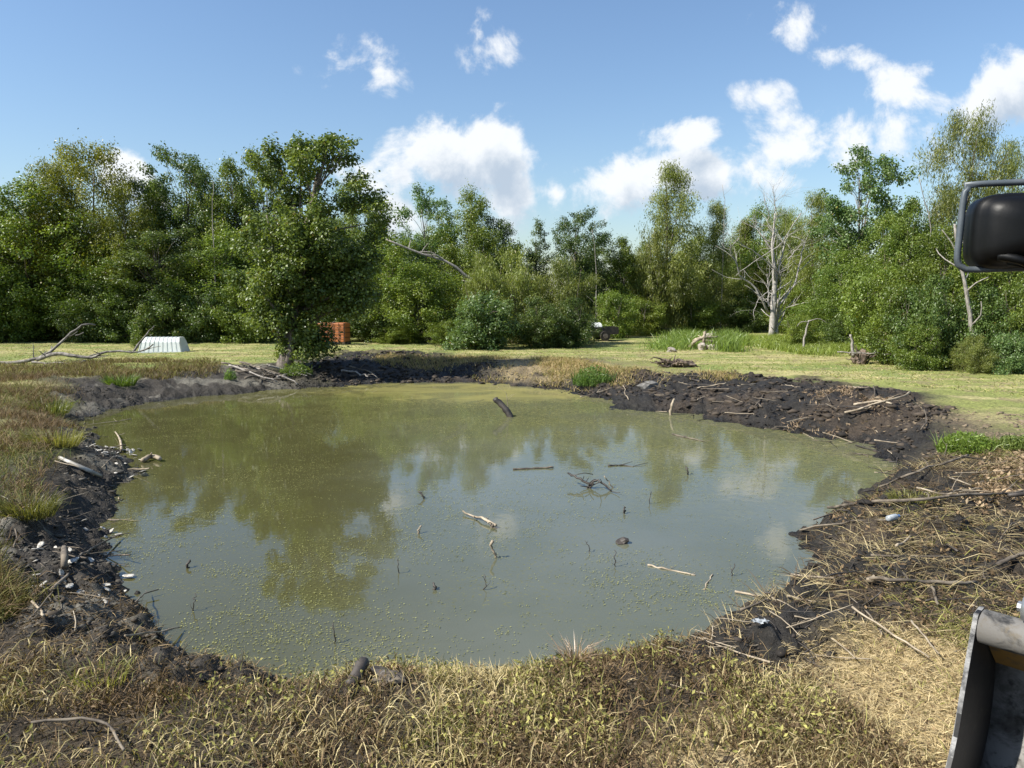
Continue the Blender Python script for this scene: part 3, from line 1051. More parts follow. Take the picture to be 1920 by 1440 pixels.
# the tree by the pond, wrapped in vines
def pond_tree():
    b = G(535, 688)
    D = b[1]
    s = D / F_PX
    rng = np.random.default_rng(77)
    # vines hanging down the right side, nearly to the ground
    ex, er = [], []
    for k in range(80):
        px = rng.uniform(548, 690)
        py = rng.uniform(470, 668) if px < 618 else rng.uniform(470, 585)
        q = at(px, py, D + rng.uniform(-0.9, 0.9))
        ex.append(q - b)
        er.append(rng.uniform(0.3, 0.46))
    for k in range(9):
        q = at(rng.uniform(516, 566), rng.uniform(560, 680), D + rng.uniform(-0.35, 0.35))
        ex.append(q - b)
        er.append(0.24)
    for px, py in [(452, 470), (440, 520), (462, 560), (478, 590), (470, 430), (500, 330), (482, 300), (505, 282), (545, 285), (560, 272), (640, 268), (620, 262),
                   (655, 300), (690, 370), (705, 385), (712, 410), (700, 440), (668, 340), (520, 310), (500, 560), (490, 610), (515, 600), (600, 275)]:
        for kk in range(2):
            q = at(px + rng.uniform(-6, 6), py + rng.uniform(-6, 6), D + rng.uniform(-0.8, 0.8))
            ex.append(q - b)
            er.append(rng.uniform(0.26, 0.4))
    H = at(560, 262, D)[2] - b[2]
    tr, cr, _, _ = make_tree(201, H, 100 * s, 1.5, [(0, .35), (.1, .62), (.3, 1), (.5, .98), (.65, .9), (.8, .66), (.92, .40), (1, .2)],
                             150, 0.40, 60000, 0.125, 0.095, (0.082, 0.132, 0.028), (0.205, 0.255, 0.055),
                             cx=[(0, -5 * s), (.4, 35 * s), (.7, 42 * s), (1, 66 * s)], trunk_r=0.27, n_limb=60, bend=0.12,
                             extra=(np.array(ex), np.array(er)), outw=0.46, leaf=M_LEAF_VINE)
    e = empty('vine_covered_tree', (b[0], b[1], b[2] - 0.05))
    link('trunk', tr, e)
    link('crown', cr, e)
    # second stem and bare crooked top limbs
    P = []
    for pts, r0 in (([(541, 690), (552, 600), (560, 480), (585, 380), (600, 330), (612, 280)], 0.17),
                    ([(590, 380), (575, 340), (560, 300)], 0.05), ([(598, 345), (620, 320), (640, 290)], 0.045),
                    ([(525, 640), (522, 560), (515, 480), (500, 400)], 0.10), ([(600, 330), (585, 300), (590, 275)], 0.03)):
        w = [at(a, c, D + rng.uniform(-0.2, 0.2) - 0.25) - b for a, c in pts]
        P += branch_paths(w, r0, r0 * 0.3, 10, 0.01, 3, 0.5, rng)
    v, f = tube(P, 6)
    link('limb', poly_mesh('limb', v, f, M_BARK, True), e)
    tag(e, 'big vine-covered tree standing alone on the far bank of the pond', 'tree')


pond_tree()


# dead tree, traced limb by limb and given depth
def dead_tree():
    D = 50.0
    b = G(1447, 634)
    D = b[1]
    rng = np.random.default_rng(5)
    L = [([(1446, 636), (1448, 600), (1451, 560), (1452, 510), (1449, 460), (1451, 415), (1452, 400)], .36, .06, 0),
         ([(1452, 402), (1452, 380), (1450, 345)], .05, .012, 0),
         ([(1456, 636), (1455, 610), (1459, 580), (1460, 560)], .20, .12, 0.25),
         ([(1440, 586), (1428, 562), (1412, 536), (1388, 517), (1379, 492), (1368, 472), (1372, 462), (1386, 446)], .13, .03, -0.8),
         ([(1458, 575), (1473, 558), (1490, 531), (1498, 500), (1503, 472), (1509, 452), (1481, 443)], .14, .03, 0.7),
         ([(1380, 517), (1412, 492), (1447, 470), (1470, 451), (1482, 430), (1502, 398)], .03, .05, -0.5),
         ([(1462, 516), (1438, 492), (1410, 470), (1382, 452), (1362, 436)], .08, .02, -1.2),
         ([(1455, 525), (1466, 480), (1474, 450), (1478, 438)], .11, .04, 0.5),
         ([(1449, 470), (1432, 448), (1420, 430), (1386, 414)], .08, .02, 0.4),
         ([(1452, 440), (1440, 415), (1441, 400), (1432, 370), (1434, 350)], .06, .012, 0),
         ([(1450, 430), (1455, 408), (1454, 380), (1470, 368), (1484, 370)], .05, .012, 0.3),
         ([(1475, 577), (1508, 568), (1540, 559)], .06, .03, -1.5),
         ([(1478, 486), (1492, 470), (1507, 455)], .05, .02, 0.3),
         ([(1448, 545), (1430, 555), (1418, 570), (1414, 600)], .05, .015, -1.0),
         ([(1461, 560), (1463, 530), (1462, 500), (1460, 485)], .06, .03, -0.4),
         ([(1441, 575), (1440, 540), (1438, 515)], .09, .03, 0.3)]
    P = []
    for pts, r0, r1, dd in L:
        k = len(pts)
        w = [at(a, c, D + dd * i / max(k - 1, 1) * 1.6 + rng.uniform(-.08, .08)) - b for i, (a, c) in enumerate(pts)]
        P += branch_paths(w, r0 * .66, r1 * .55, 14, 0.03, 4 if r0 > .3 else 13, 1.2, rng, 0.6)
    tr = P[:1] + P[1:2]
    e = empty('dead_tree', tuple(b))
    v, f = tube(P[:1], 8)
    link('trunk', poly_mesh('trunk', v, f, M_DEADWOOD, True), e)
    v, f = tube(P[1:], 5)
    link('limb', poly_mesh('limb', v, f, M_DEADWOOD, True), e)
    tag(e, 'bare dead tree with grey trunk and crooked limbs at the meadow edge', 'tree')


dead_tree()

# leaning grey trunk in the middle of the wood, slender trunk at right, pale bare stems
rng = np.random.default_rng(9)
w = [at(a, c, 45 + k * 0.3) for k, (a, c) in enumerate([(724, 449), (775, 470), (835, 490), (885, 525), (935, 556), (985, 590)])]
branch_obj('leaning_dead_tree', branch_paths(w[::-1], .13, .05, 14, .02, 6, 1.0, rng), M_GREYWOOD,
           'bare grey trunk leaning down through the trees above the pale shrub', 'tree trunk')
b = G(1829, 694)
w = [b, at(1826, 640, b[1]), at(1818, 590, b[1] + .1), at(1808, 530, b[1] + .1), at(1797, 480, b[1] + .2), at(1790, 420, b[1] + .2)]
branch_obj('leaning_dead_tree', branch_paths(w, .10, .04, 14, .01, 6, .8, rng), M_GREYWOOD,
           'slender pale trunk leaning left below the mirror', 'tree trunk')
for (x0, y0, x1, y1, D, lab) in [(398, 395, 400, 340, 46.5, 'pale bare stem pair sticking up among the dark lumpy trees above the shed'),
                                 (1118, 520, 1110, 430, 50, 'pale bare stem in the dark open tree right of the narrow tree'),
                                 (1745, 440, 1722, 330, 33, 'pale bare limb left of the mirror guard'),
                                 (1358, 400, 1354, 345, 57, 'thin bare top poking above the dark slender willow')]:
    p0 = at(x0, y0, D)
    p0 = np.array([p0[0], D, float(height(p0[0], D)[0])])
    w = [p0, at(x0, y0, D), at((x0 + x1) / 2 + 2, (y0 + y1) / 2, D), at(x1, y1, D)]
    branch_obj('bare_stem', branch_paths(w, .045, .012, 14, .012, 6, .6, rng), M_GREYWOOD, lab, 'dead stem')

# fallen limb on the lawn at left
D = G(60, 682)[1]
f1 = [at(a, c, D + j) for a, c, j in [(-60, 682, 0), (20, 680, 0), (55, 676, 0), (82, 667, 0), (104, 652, 0), (126, 630, .2), (146, 616, .3), (158, 607, .4), (179, 609, .7)]]
f2 = [at(a, c, D + j) for a, c, j in [(70, 674, 0), (105, 663, -.2), (140, 667, -.4), (172, 671, -.5), (196, 661, -.6), (222, 658, -.6), (250, 660, -.7), (272, 656, -.7), (288, 645, -.8)]]
f3 = [at(a, c, D + j) for a, c, j in [(250, 659, -.7), (258, 648, -.6), (272, 630, -.5), (289, 611, -.4)]]
P = branch_paths(f1, .10, .035, 22, .012, 5, .5, rng) + branch_paths(f2, .085, .025, 22, .012, 9, .6, rng, .2) + branch_paths(f3, .05, .02, 10, .01, 0, .3, rng)
P += branch_paths([at(142, 629, D + .2), at(150, 627, D + .3), at(157, 623, D + .3)], .03, .015, 5, .004)
P += branch_paths([at(64, 672, D), at(63, 655, D), at(62, 645, D)], .025, .01, 5, .01)
P += branch_paths([at(60, 678, D), at(110, 680, D - .3), at(160, 678, D - .5)], .05, .02, 10, .02, 5, .4, rng, .1)
branch_obj('fallen_limb', P, mat_plain('grey_limb_bark', (.085, .075, .065), (.26, .235, .205), 5, .85, bump=.5), 'large grey fallen limb lying forked on the lawn at left', 'branch', sides=7)


# ------------------------------------------------------------------ built things in the background
def box_vf(cx, cy, cz, sx, sy, sz):
    v = np.array([[x, y, z] for z in (-.5, .5) for y in (-.5, .5) for x in (-.5, .5)]) * [sx, sy, sz] + [cx, cy, cz]
    f = [(0, 2, 3, 1), (4, 5, 7, 6), (0, 1, 5, 4), (2, 6, 7, 3), (0, 4, 6, 2), (1, 3, 7, 5)]
    return v, f


def join(parts):
    V, F = [], []
    k = 0
    for v, f in parts:
        V.append(np.asarray(v))
        F += [tuple(i + k for i in q) for q in f]
        k += len(v)
    return np.concatenate(V), F


def bevelled(o, w=0.01, seg=2):
    m = o.modifiers.new('bevel', 'BEVEL')
    m.width = w
    m.segments = seg
    m.limit_method = 'ANGLE'
    return o


M_SHED = mat_plain('white_sheet_metal', (0.56, 0.59, 0.56), (0.66, 0.69, 0.66), 2, 0.4, 0.0, bump=0.05)
M_SHEDSEAM = mat_plain('white_sheet_trim', (0.55, 0.58, 0.56), (0.7, 0.72, 0.70), 3, 0.45, bump=0.05)


def shed():
    b = G(308, 660)
    D = b[1]
    s = D / F_PX
    W = 78 * s
    Ht = 28 * s
    e = empty('metal_shed', (b[0], b[1], b[2]), math.radians(4))
    n = 9
    # profile of one side sheet: steep foot, hip, flat top (y, z)
    prof = [(-0.62, 0.0), (-0.50, Ht * 0.70), (-0.30, Ht), (0.30, Ht), (0.50, Ht * 0.70), (0.62, 0.0)]
    for i in range(n):
        x0 = -W / 2 + i * W / n + 0.006
        x1 = x0 + W / n - 0.012
        xs = [x0, x0, x0 + 0.035, x0 + 0.05, x1]
        hs = [0.0, 0.016, 0.016, 0.0, 0.0]
        V, F = [], []
        for y, z in prof:
            for x, h in zip(xs, hs):
                k = 1 + h / 0.55
                # the roof tapers in at both ends like the hip in the picture
                tx = x * (1 - 0.16 * max(0, (z / Ht - 0.0)))
                V.append((tx, y * k, z + (h if z > Ht * .6 else 0)))
        m = len(xs)
        for r in range(len(prof) - 1):
            for c in range(m - 1):
                a = r * m + c
                F.append((a, a + 1, a + m + 1, a + m))
        o = link('panel', poly_mesh('panel', V, F, M_SHED), e)
        so = o.modifiers.new('thick', 'SOLIDIFY')
        so.thickness = 0.008
    for sx in (-1, 1):
        V = [(sx * (W / 2 + 0.004) * (1 - 0.16 * max(0, z / Ht)), y * 0.985, z * 0.99) for y, z in prof]
        o = link('end_wall', poly_mesh('end_wall', V, [tuple(range(6))], M_SHEDSEAM), e)
        so = o.modifiers.new('thick', 'SOLIDIFY')
        so.thickness = 0.01
    v, f = box_vf(0, -0.645, 0.03, W + 0.06, 0.03, 0.06)
    link('base_rail', poly_mesh('base_rail', v, f, M_SHEDSEAM), e)
    tag(e, 'small low white ribbed metal shed on the lawn', 'shed')


shed()

M_ORANGE = mat_plain('orange_plastic', (0.42, 0.135, 0.04), (0.52, 0.18, 0.06), 2, 0.55, bump=0.05)
M_DARKMETAL = mat_plain('dark_metal', (0.03, 0.028, 0.026), (0.07, 0.06, 0.05), 6, 0.6, 0.4, bump=0.1)


def tote():
    b = G(630, 646)
    D = b[1]
    s = D / F_PX
    W, Ht = 54 * s, 41 * s
    e = empty('caged_container', (b[0] - 0.1, b[1], b[2]), math.radians(-8))
    v, f = box_vf(0, 0, 0.14 + (Ht - .14) / 2, W - .06, 1.0, Ht - .16)
    o = bevelled(link('tank', poly_mesh('tank', v, f, M_ORANGE), e), 0.06, 3)
    for i in range(6):
        x = -W / 2 + i * W / 5
        v, f = tube([(np.array([[x, -.53, .12], [x, -.53, Ht / 2], [x, -.53, Ht]]), [.014] * 3)], 6)
        link('cage_bar', poly_mesh('cage_bar', v, f, M_DARKMETAL), e)
    for i in range(5):
        z = .14 + i * (Ht - .15) / 4
        v, f = tube([(np.array([[-W / 2, -.545, z], [0, -.545, z], [W / 2, -.545, z], [W / 2, .53, z]]), [.014] * 4)], 6)
        link('cage_bar', poly_mesh('cage_bar', v, f, M_DARKMETAL), e)
    parts = [box_vf(0, yy, .05, W, .12, .10) for yy in (-.44, 0, .44)] + [box_vf(0, 0, .115, W, 1.04, .03)]
    v, f = join(parts)
    link('pallet', poly_mesh('pallet', v, f, M_STICK), e)
    v, f = tube([(np.array([[0, 0, Ht - .03], [0, 0, Ht + .04]]), [.10, .09])], 10)
    link('cap', poly_mesh('cap', v, f, M_DARKMETAL), e)
    tag(e, 'orange caged liquid container behind the vine-covered tree', 'container')


tote()


def trailer():
    b = G(1128, 640)
    D = b[1]
    s = D / F_PX
    e = empty('utility_trailer', (b[0], b[1] + 1.0, b[2]), math.radians(12))
    W = 62 * s
    v, f = join([box_vf(0, -.6, .62, W, .04, .42), box_vf(0, .6, .62, W, .04, .42), box_vf(-W / 2, 0, .62, .04, 1.16, .42), box_vf(W / 2, 0, .62, .04, 1.16, .42), box_vf(0, 0, .40, W - .05, 1.15, .04)])
    link('bed', poly_mesh('bed', v, f, M_DARKMETAL), e)
    for sy in (-1, 1):
        v, f = tube([(np.array([[0.1, sy * .72 - .09, .3], [0.1, sy * .72 + .09, .3]]), [.3, .3])], 18)
        w = link('wheel', poly_mesh('wheel', v, f, M_DARKMETAL), e)
        v, f = tube([(np.array([[0.1, sy * .72 - .10, .3], [0.1, sy * .72 + .10, .3]]), [.15, .15])], 12)
        link('rim', poly_mesh('rim', v, f, M_BARK), w)
    v, f = tube([(np.array([[-W / 2, 0, .42], [-W / 2 - .9, 0, .42], [-W / 2 - 1.0, 0, .02]]), [.04, .04, .035])], 8)
    link('drawbar', poly_mesh('drawbar', v, f, M_DARKMETAL), e)
    n = 9
    V, F = [], []
    for i in range(n):
        a = math.pi * i / (n - 1)
        for x in (-W / 2 + .02, -W * .02):
            V.append((x, -.55 * math.cos(a), .84 + .26 * math.sin(a)))
    for i in range(n - 1):
        F.append((2 * i, 2 * i + 1, 2 * i + 3, 2 * i + 2))
    F.append(tuple(range(0, 2 * n, 2)))
    F.append(tuple(range(1, 2 * n, 2)))
    link('cover', poly_mesh('cover', V, F, M_SHED), e)
    tag(e, 'dark low trailer with a white top parked under the trees', 'trailer')


trailer()


def rock_mesh(seed, sx, sy, sz, mat, sub=2, rough=0.35, name='rock'):
    import bmesh
    bm = bmesh.new()
    bmesh.ops.create_icosphere(bm, subdivisions=sub, radius=1.0)
    r = np.random.default_rng(seed)
    ph = r.uniform(0, 6, 9)
    for v in bm.verts:
        c = v.co
        k = 1 + rough * (math.sin(c.x * 2.1 + ph[0]) * math.sin(c.y * 1.9 + ph[1]) + 0.5 * math.sin(c.z * 3.7 + ph[2] + c.x * 2.3)) + r.uniform(-.08, .08) * rough * 2
        v.co = Vector((c.x * k * sx, c.y * k * sy, c.z * k * sz))
    me = bpy.data.meshes.new(name)
    bm.to_mesh(me)
    bm.free()
    me.materials.append(mat)
    return me


# stones, upturned stump, root clump on the lawn
for i, (px, py, w, h, lab) in enumerate([(1258, 660, 20, 9, 'pale flat stone lying by itself left of the brush heap'),
                                         (1318, 656, 24, 14, 'pale stone at the front of the brush heap'),
                                         (1342, 656, 34, 12, 'largest cream stone at the right foot of the brush heap'),
                                         (1335, 643, 26, 12, 'pinkish block on top of the pale stones of the brush heap'),
                                         (1300, 640, 20, 10, 'small pale stone half hidden by weeds in the brush heap')]):
    p = G(px, py)
    s = p[1] / F_PX
    o = link('stone', rock_mesh(40 + i, w * s / 2, w * s / 2.6, h * s / 2 * 1.3, M_STONE))
    o.location = (p[0], p[1] + (.5 if i >= 3 else 0), p[2] + h * s * .25 + (.22 if i == 3 else 0))
    o.rotation_euler[2] = i * 1.1
    tag(o, lab, 'stone', 'stones of the brush heap')
P = []
for (x0, y0, x1, y1) in [(1292, 652, 1325, 630), (1300, 640, 1345, 632), (1318, 650, 1322, 622), (1310, 636, 1350, 648)]:
    D = G(1320, 656)[1] + .4
    P += branch_paths([at(x0, y0, D), at((x0 + x1) / 2, (y0 + y1) / 2 - 3, D - .2), at(x1, y1, D + .2)], .09, .06, 8, .02, 2, .3, rng)
branch_obj('log_heap', P, M_PALESTICK, 'pale broken logs lying across the brush heap stones', 'logs')


def root_clump(name, px0, px1, pyb, pyt, label, mat, seed, n=26, cat='roots'):
    r = np.random.default_rng(seed)
    b = G((px0 + px1) / 2, pyb)
    D = b[1]
    s = D / F_PX
    W = (px1 - px0) * s
    Ht = (pyb - pyt) * s
    e = empty(name, tuple(b))
    P = []
    for k in range(n):
        x = r.uniform(-W / 2, W / 2)
        p0 = np.array([x * .5, r.uniform(-.25, .25), r.uniform(.02, Ht * .5)])
        a = r.uniform(0, 6.28)
        L = r.uniform(.3, .8) * W * .45
        p2 = np.array([x + math.cos(a) * L * .5, p0[1] + math.sin(a) * L * .4, max(.01, p0[2] + r.uniform(-.3, .8) * Ht * (0.7 - abs(x) / W))])
        m = (p0 + p2) / 2 + r.normal(0, .05, 3)
        P.append((smooth_path([p0, m, p2], 6, .012, r), np.linspace(r.uniform(.02, .055), .01, 6)))
    v, f = tube(P, 5)
    link('root', poly_mesh('root', v, f, mat, True), e)
    parts = []
    for k in range(3):
        me = rock_mesh(seed * 7 + k, W * .16, .24, Ht * .3, mat, 2, .5)
        o = link('soil_lump', me, e, (r.uniform(-W * .32, W * .32), r.uniform(-.1, .15), Ht * .2))
    return tag(e, label, cat)


root_clump('root_clump', 1215, 1308, 688, 664, 'dark tangle of dug-out roots lying on the lawn', M_ROOT, 3, 40)
root_clump('upturned_stump', 1590, 1640, 682, 640, 'upturned stump with earthy roots at the right lawn edge', M_ROOT, 4, 34, 'stump')
D = G(1610, 682)[1]
branch_obj('stump_log', branch_paths([at(1601, 668, D), at(1599, 648, D), at(1596, 627, D)], .07, .045, 7, .02), M_GREYWOOD,
           'short pale broken stem standing on the upturned stump', 'log')
branch_obj('fallen_log', branch_paths([at(1570, 660, D - .3), at(1610, 662, D - .4), at(1675, 665, D - .3)], .03, .018, 10, .03, 4, .3, rng), M_GREYWOOD,
           'thin pale log lying in front of the upturned stump', 'log')
b = G(1505, 660)
branch_obj('snag', branch_paths([b, at(1509, 635, b[1]), at(1517, 602, b[1])], .06, .035, 8, .02) +
           branch_paths([at(1517, 602, b[1]), at(1535, 598, b[1]), at(1552, 606, b[1])], .03, .01, 6, .01) +
           branch_paths([at(1515, 604, b[1]), at(1503, 603, b[1]), at(1494, 612, b[1])], .03, .01, 6, .01), M_GREYWOOD,
           'small pale snag with drooping twigs right of the dead tree', 'snag')


# ------------------------------------------------------------------ grass and weeds
def blades(pts, length, width, lean, ca, cb, seed, curve=0.5, mat=None, name='grass', dirb=None):
    r = np.random.default_rng(seed)
    n = len(pts)
    a = r.uniform(0, 6.28, n)
    dirh = np.stack([np.cos(a), np.sin(a), np.zeros(n)], 1)
    if dirb is not None:
        dirh = unit(dirh + np.array(dirb))
    L = length * r.uniform(0.45, 1.3, n)
    ln = np.clip(r.normal(lean, 0.22, n), 0.02, 1.5)
    up = np.array([0, 0, 1.0])
    d1 = unit(dirh * np.sin(ln)[:, None] + up * np.cos(ln)[:, None])
    l2 = np.minimum(ln + curve * r.uniform(0.2, 1.4, n), 1.85)
    d2 = unit(dirh * np.sin(l2)[:, None] + up * np.cos(l2)[:, None])
    side = np.cross(dirh, up)
    tw = r.uniform(0, 6.28, n)
    side = unit(side * np.cos(tw)[:, None] + np.cross(d1, side) * np.sin(tw)[:, None])
    w = (width * r.uniform(0.6, 1.4, n))[:, None]
    m = pts + d1 * (L * .55)[:, None]
    t = m + d2 * (L * .45)[:, None]
    v = np.stack([pts - side * w * .5, pts + side * w * .5, m - side * w * .42, m + side * w * .42, t], 1).reshape(-1, 3)
    k = np.arange(n) * 5
    f = np.concatenate([np.stack([k, k + 1, k + 3], 1), np.stack([k, k + 3, k + 2], 1), np.stack([k + 2, k + 3, k + 4], 1)])
    mf = r.uniform(0, 1, n)[:, None]
    col = (np.array(ca) * (1 - mf) + np.array(cb) * mf) * r.uniform(.65, 1.25, n)[:, None]
    return v, f, np.repeat(col, 5, 0)


def merge(sets):
    V, F, C = [], [], []
    k = 0
    for v, f, c in sets:
        V.append(v)
        F.append(f + k)
        C.append(c)
        k += len(v)
    return np.concatenate(V), np.concatenate(F), np.concatenate(C)


def sample(poly, n, seed, dens=None, dmin=0.05, dmax=1e9):
    """points spread evenly over a patch of ground, thinned by dens(x, y)"""
    r = np.random.default_rng(seed)
    P = np.array(poly)
    lo, hi = P.min(0), P.max(0)
    X, Y = [], []
    tot = 0
    for _ in range(40):
        x = r.uniform(lo[0], hi[0], n * 2)
        y = r.uniform(lo[1], hi[1], n * 2)
        ok = poly_sd(x, y, poly) < (fbm(x, y, 1.3, 3, 7) - .58) * np.clip(.07 * y, .2, 1.8) + r.exponential(1, len(x)) * .1 * np.clip(.08 * y, .2, 1.2)
        x, y = x[ok], y[ok]
        d = poly_sd(x, y, POND)
        ok = (d > dmin) & (d < dmax)
        x, y = x[ok], y[ok]
        if dens is not None:
            ok = r.uniform(0, 1, len(x)) < dens(x, y)
            x, y = x[ok], y[ok]
        X.append(x)
        Y.append(y)
        tot += len(x)
        if tot >= n:
            break
    x = np.concatenate(X)[:n]
    y = np.concatenate(Y)[:n]
    return np.stack([x, y, height(x, y)], 1)


def stuff(name, sets, mat, label):
    v, f, c = merge(sets)
    o = link(name, np_mesh(name, v, f, mat, c))
    o['kind'] = 'stuff'
    o['label'] = label
    return o


def leaf_set(pts, size, ca, cb, seed, asp=.5, lift=.02, flat=.6):
    r = np.random.default_rng(seed)
    n = len(pts)
    p = pts + np.stack([np.zeros(n), np.zeros(n), r.uniform(0, lift, n)], 1)
    nrm = unit(r.normal(0, 1 - flat, (n, 3)) + np.array([0, 0, flat]))
    ax = r.normal(0, 1, (n, 3))
    L = size * r.uniform(.5, 1.4, n)
    v, f = leaf_tris(p, ax, nrm, L, L * asp)
    mf = r.uniform(0, 1, n)[:, None]
    c = (np.array(ca) * (1 - mf) + np.array(cb) * mf) * r.uniform(.7, 1.25, n)[:, None]
    return v, f, np.repeat(c, 4, 0)


STRAW = ((0.42, 0.33, 0.17), (0.60, 0.49, 0.28))
BROWN = ((0.105, 0.070, 0.040), (0.28, 0.195, 0.105))
YGREEN = ((0.18, 0.185, 0.045), (0.33, 0.31, 0.10))
FRESH = ((0.10, 0.175, 0.03), (0.20, 0.29, 0.06))

# flattened, half-dead weeds along the near bank
NEARW = [(-5.2, 6.3), (-4.6, 2.4), (2.6, 2.4), (2.2, 5.0), (1.6, 6.6), (-0.6, 6.7), (-2.2, 6.4), (-3.0, 7.0), (-4.2, 8.0)]


def dn(sc, seed, lo=.40, hi=.60, fl=.08):
    return lambda x, y: fl + (1 - fl) * sstep(fbm(x, y, sc, 3, seed), lo, hi)


def not_mud(lo=.35, hi=.65):
    def g(x, y):
        d, dark, grey, tan = zones(x, y)
        return np.clip(1 - dark * .95 - grey * .9, 0.03, 1)
    return g


def mul(*fs):
    return lambda x, y: np.prod([f(x, y) for f in fs], axis=0)


def trampled(x, y):
    """weeds thin out over the churned left end of the near bank and in bare patches"""
    left = sstep(x + (fbm(x, y, .8, 3, 19) - .5) * 1.6, -2.6, -1.2)
    bare = 1 - .7 * sstep(fbm(x, y, 1.0, 4, 29), .54, .62)
    low = sstep(y + (fbm(x, y, 1.1, 3, 23) - .5) * 1.4, 5.9, 4.9)
    return np.clip(.16 + .84 * np.maximum(left, low), 0, 1) * bare


_nm = not_mud


def not_mud():
    return mul(_nm(), trampled)


p1 = sample(NEARW, 20000, 1, mul(dn(1.6, 5), not_mud()))
p2 = sample(NEARW, 16000, 2, mul(dn(1.2, 8), not_mud()))
p3 = sample(NEARW, 14000, 3, mul(dn(2.2, 6), not_mud()))
p4 = sample(NEARW, 9000, 4, mul(dn(1.1, 15, .45, .62, .03), not_mud()))
stuff('flattened_weeds', [blades(p1, .15, .006, .6, (.075, .05, .03), (.24, .165, .085), 1, .8), blades(p2, .16, .0065, .65, (.36, .285, .13), (.60, .51, .28), 2, .9),
                          leaf_set(p3, .032, (.05, .035, .022), (.26, .185, .10), 3, .42, .12, .3), leaf_set(p4, .034, (.20, .20, .05), (.42, .39, .13), 4, .45, .14, .35),
                          blades(sample(NEARW, 17000, 7, None), .13, .0045, 1.3, (.06, .042, .026), (.34, .25, .13), 8, .4),
                          leaf_set(sample(NEARW, 15000, 9, None), .026, (.035, .026, .018), (.28, .20, .11), 10, .4, .015, .6),
                          blades(sample(NEARW, 3500, 5, mul(dn(1.1, 15, .45, .62, .03), not_mud())), .17, .006, .45, *YGREEN, 6, .7)],
      M_DRY, 'flattened half-dead brown and yellow weeds along the near bank')

# short straw on the driven ground at lower right
TANP = [(1.0, 2.4), (4.6, 2.4), (5.4, 4.4), (5.0, 6.4), (3.2, 6.3), (2.0, 5.5)]
p1 = sample(TANP, 30000, 11, lambda x, y: .1 + .9 * zones(x, y)[3])
p2 = sample(TANP, 9000, 12, mul(dn(1.6, 3), not_mud()))
stuff('cut_straw', [blades(p1, .085, .004, 1.25, *STRAW, 13, .3), blades(p2, .10, .005, .9, *YGREEN, 14, .5),
                    leaf_set(sample(TANP, 9000, 15), .03, *BROWN, 16, .4, .02, .6)],
      M_DRY, 'short pale straw on the driven ground beside the bucket')

# matted stalks over the mud of the right bank
RB = world_poly([(1500, 985), (1680, 880), (1760, 850), (2150, 880), (2300, 1300), (1800, 1250), (1560, 1200), (1300, 1190), (1450, 1110)], -0.2)
p1 = sample(RB, 4600, 21, dn(.9, 44, .5, .62, .05))
p2 = sample(RB, 1800, 22, dn(.8, 47, .52, .64, .02))
stuff('matted_stalks', [blades(p1, .30, .005, 1.35, (.28, .22, .11), (.52, .43, .24), 23, .35, dirb=(.6, .3, 0)), blades(p2, .18, .006, 1.0, *YGREEN, 24, .7),
                        blades(sample(RB, 9000, 25), .30, .007, 1.38, (.05, .036, .024), (.17, .125, .075), 26, .3, dirb=(.6, .3, 0)),
                        leaf_set(sample(RB, 7000, 27, dn(.8, 47)), .05, *BROWN, 28, .5, .03, .5)],
      M_DRY, 'matted pale stalks and grass lying over the black mud of the right bank')

# rank grass on the left bank
LB = world_poly([(-60, 700), (120, 712), (118, 760), (112, 830), (85, 900), (60, 985), (-250, 1010), (-300, 800)], -0.05)
LB2 = world_poly([(-250, 960), (-10, 1010), (25, 1130), (-20, 1190), (-250, 1250)], -0.05)
p1 = sample(LB, 22000, 31, dn(.9, 51, .42, .6, .12))
p2 = sample(LB, 14000, 32, dn(.5, 55, .45, .6, .04))
p3 = sample(LB2, 9000, 33, dn(.9, 57, .4, .6, .1))
stuff('rank_grass', [blades(p1, .26, .008, .6, (.09, .058, .035), (.30, .215, .115), 34, .8), blades(p2[::2], .28, .008, .6, (.13, .125, .04), (.30, .27, .10), 35, .9),
                     blades(p2[::4], .26, .008, .6, (.09, .13, .03), (.18, .22, .05), 36, .9), blades(p3, .26, .008, .6, (.10, .10, .03), (.26, .24, .08), 37, .8), blades(p3[::2], .28, .008, .6, *BROWN, 38, .8)],
      M_DRY, 'rank brown and yellow-green grass on the left bank')

# dry grass along the far bank
FB1 = world_poly([(-40, 692), (240, 680), (400, 682), (425, 700), (300, 712), (120, 716), (-40, 712)], -0.1)
FB2 = world_poly([(700, 676), (900, 676), (1080, 682), (1160, 700), (1380, 712), (1400, 728), (1160, 720), (940, 706), (860, 692), (700, 690)], -0.15)
p1 = sample(FB1, 12000, 41, dn(.6, 61, .42, .6, .1), .5)
p2 = sample(FB2, 11000, 42, dn(.5, 63, .4, .6, .1), .5)
stuff('bank_grass', [blades(p1, .22, .014, .5, (.09, .062, .035), (.30, .225, .11), 43, .8), blades(p1[::3], .22, .014, .4, *YGREEN, 44, .8),
                     blades(p2, .22, .014, .6, (.30, .215, .10), (.52, .40, .20), 45, .8), blades(p2[::3], .2, .014, .4, *YGREEN, 46, .8)],
      M_DRY, 'dry tan grass fringe along the far bank')

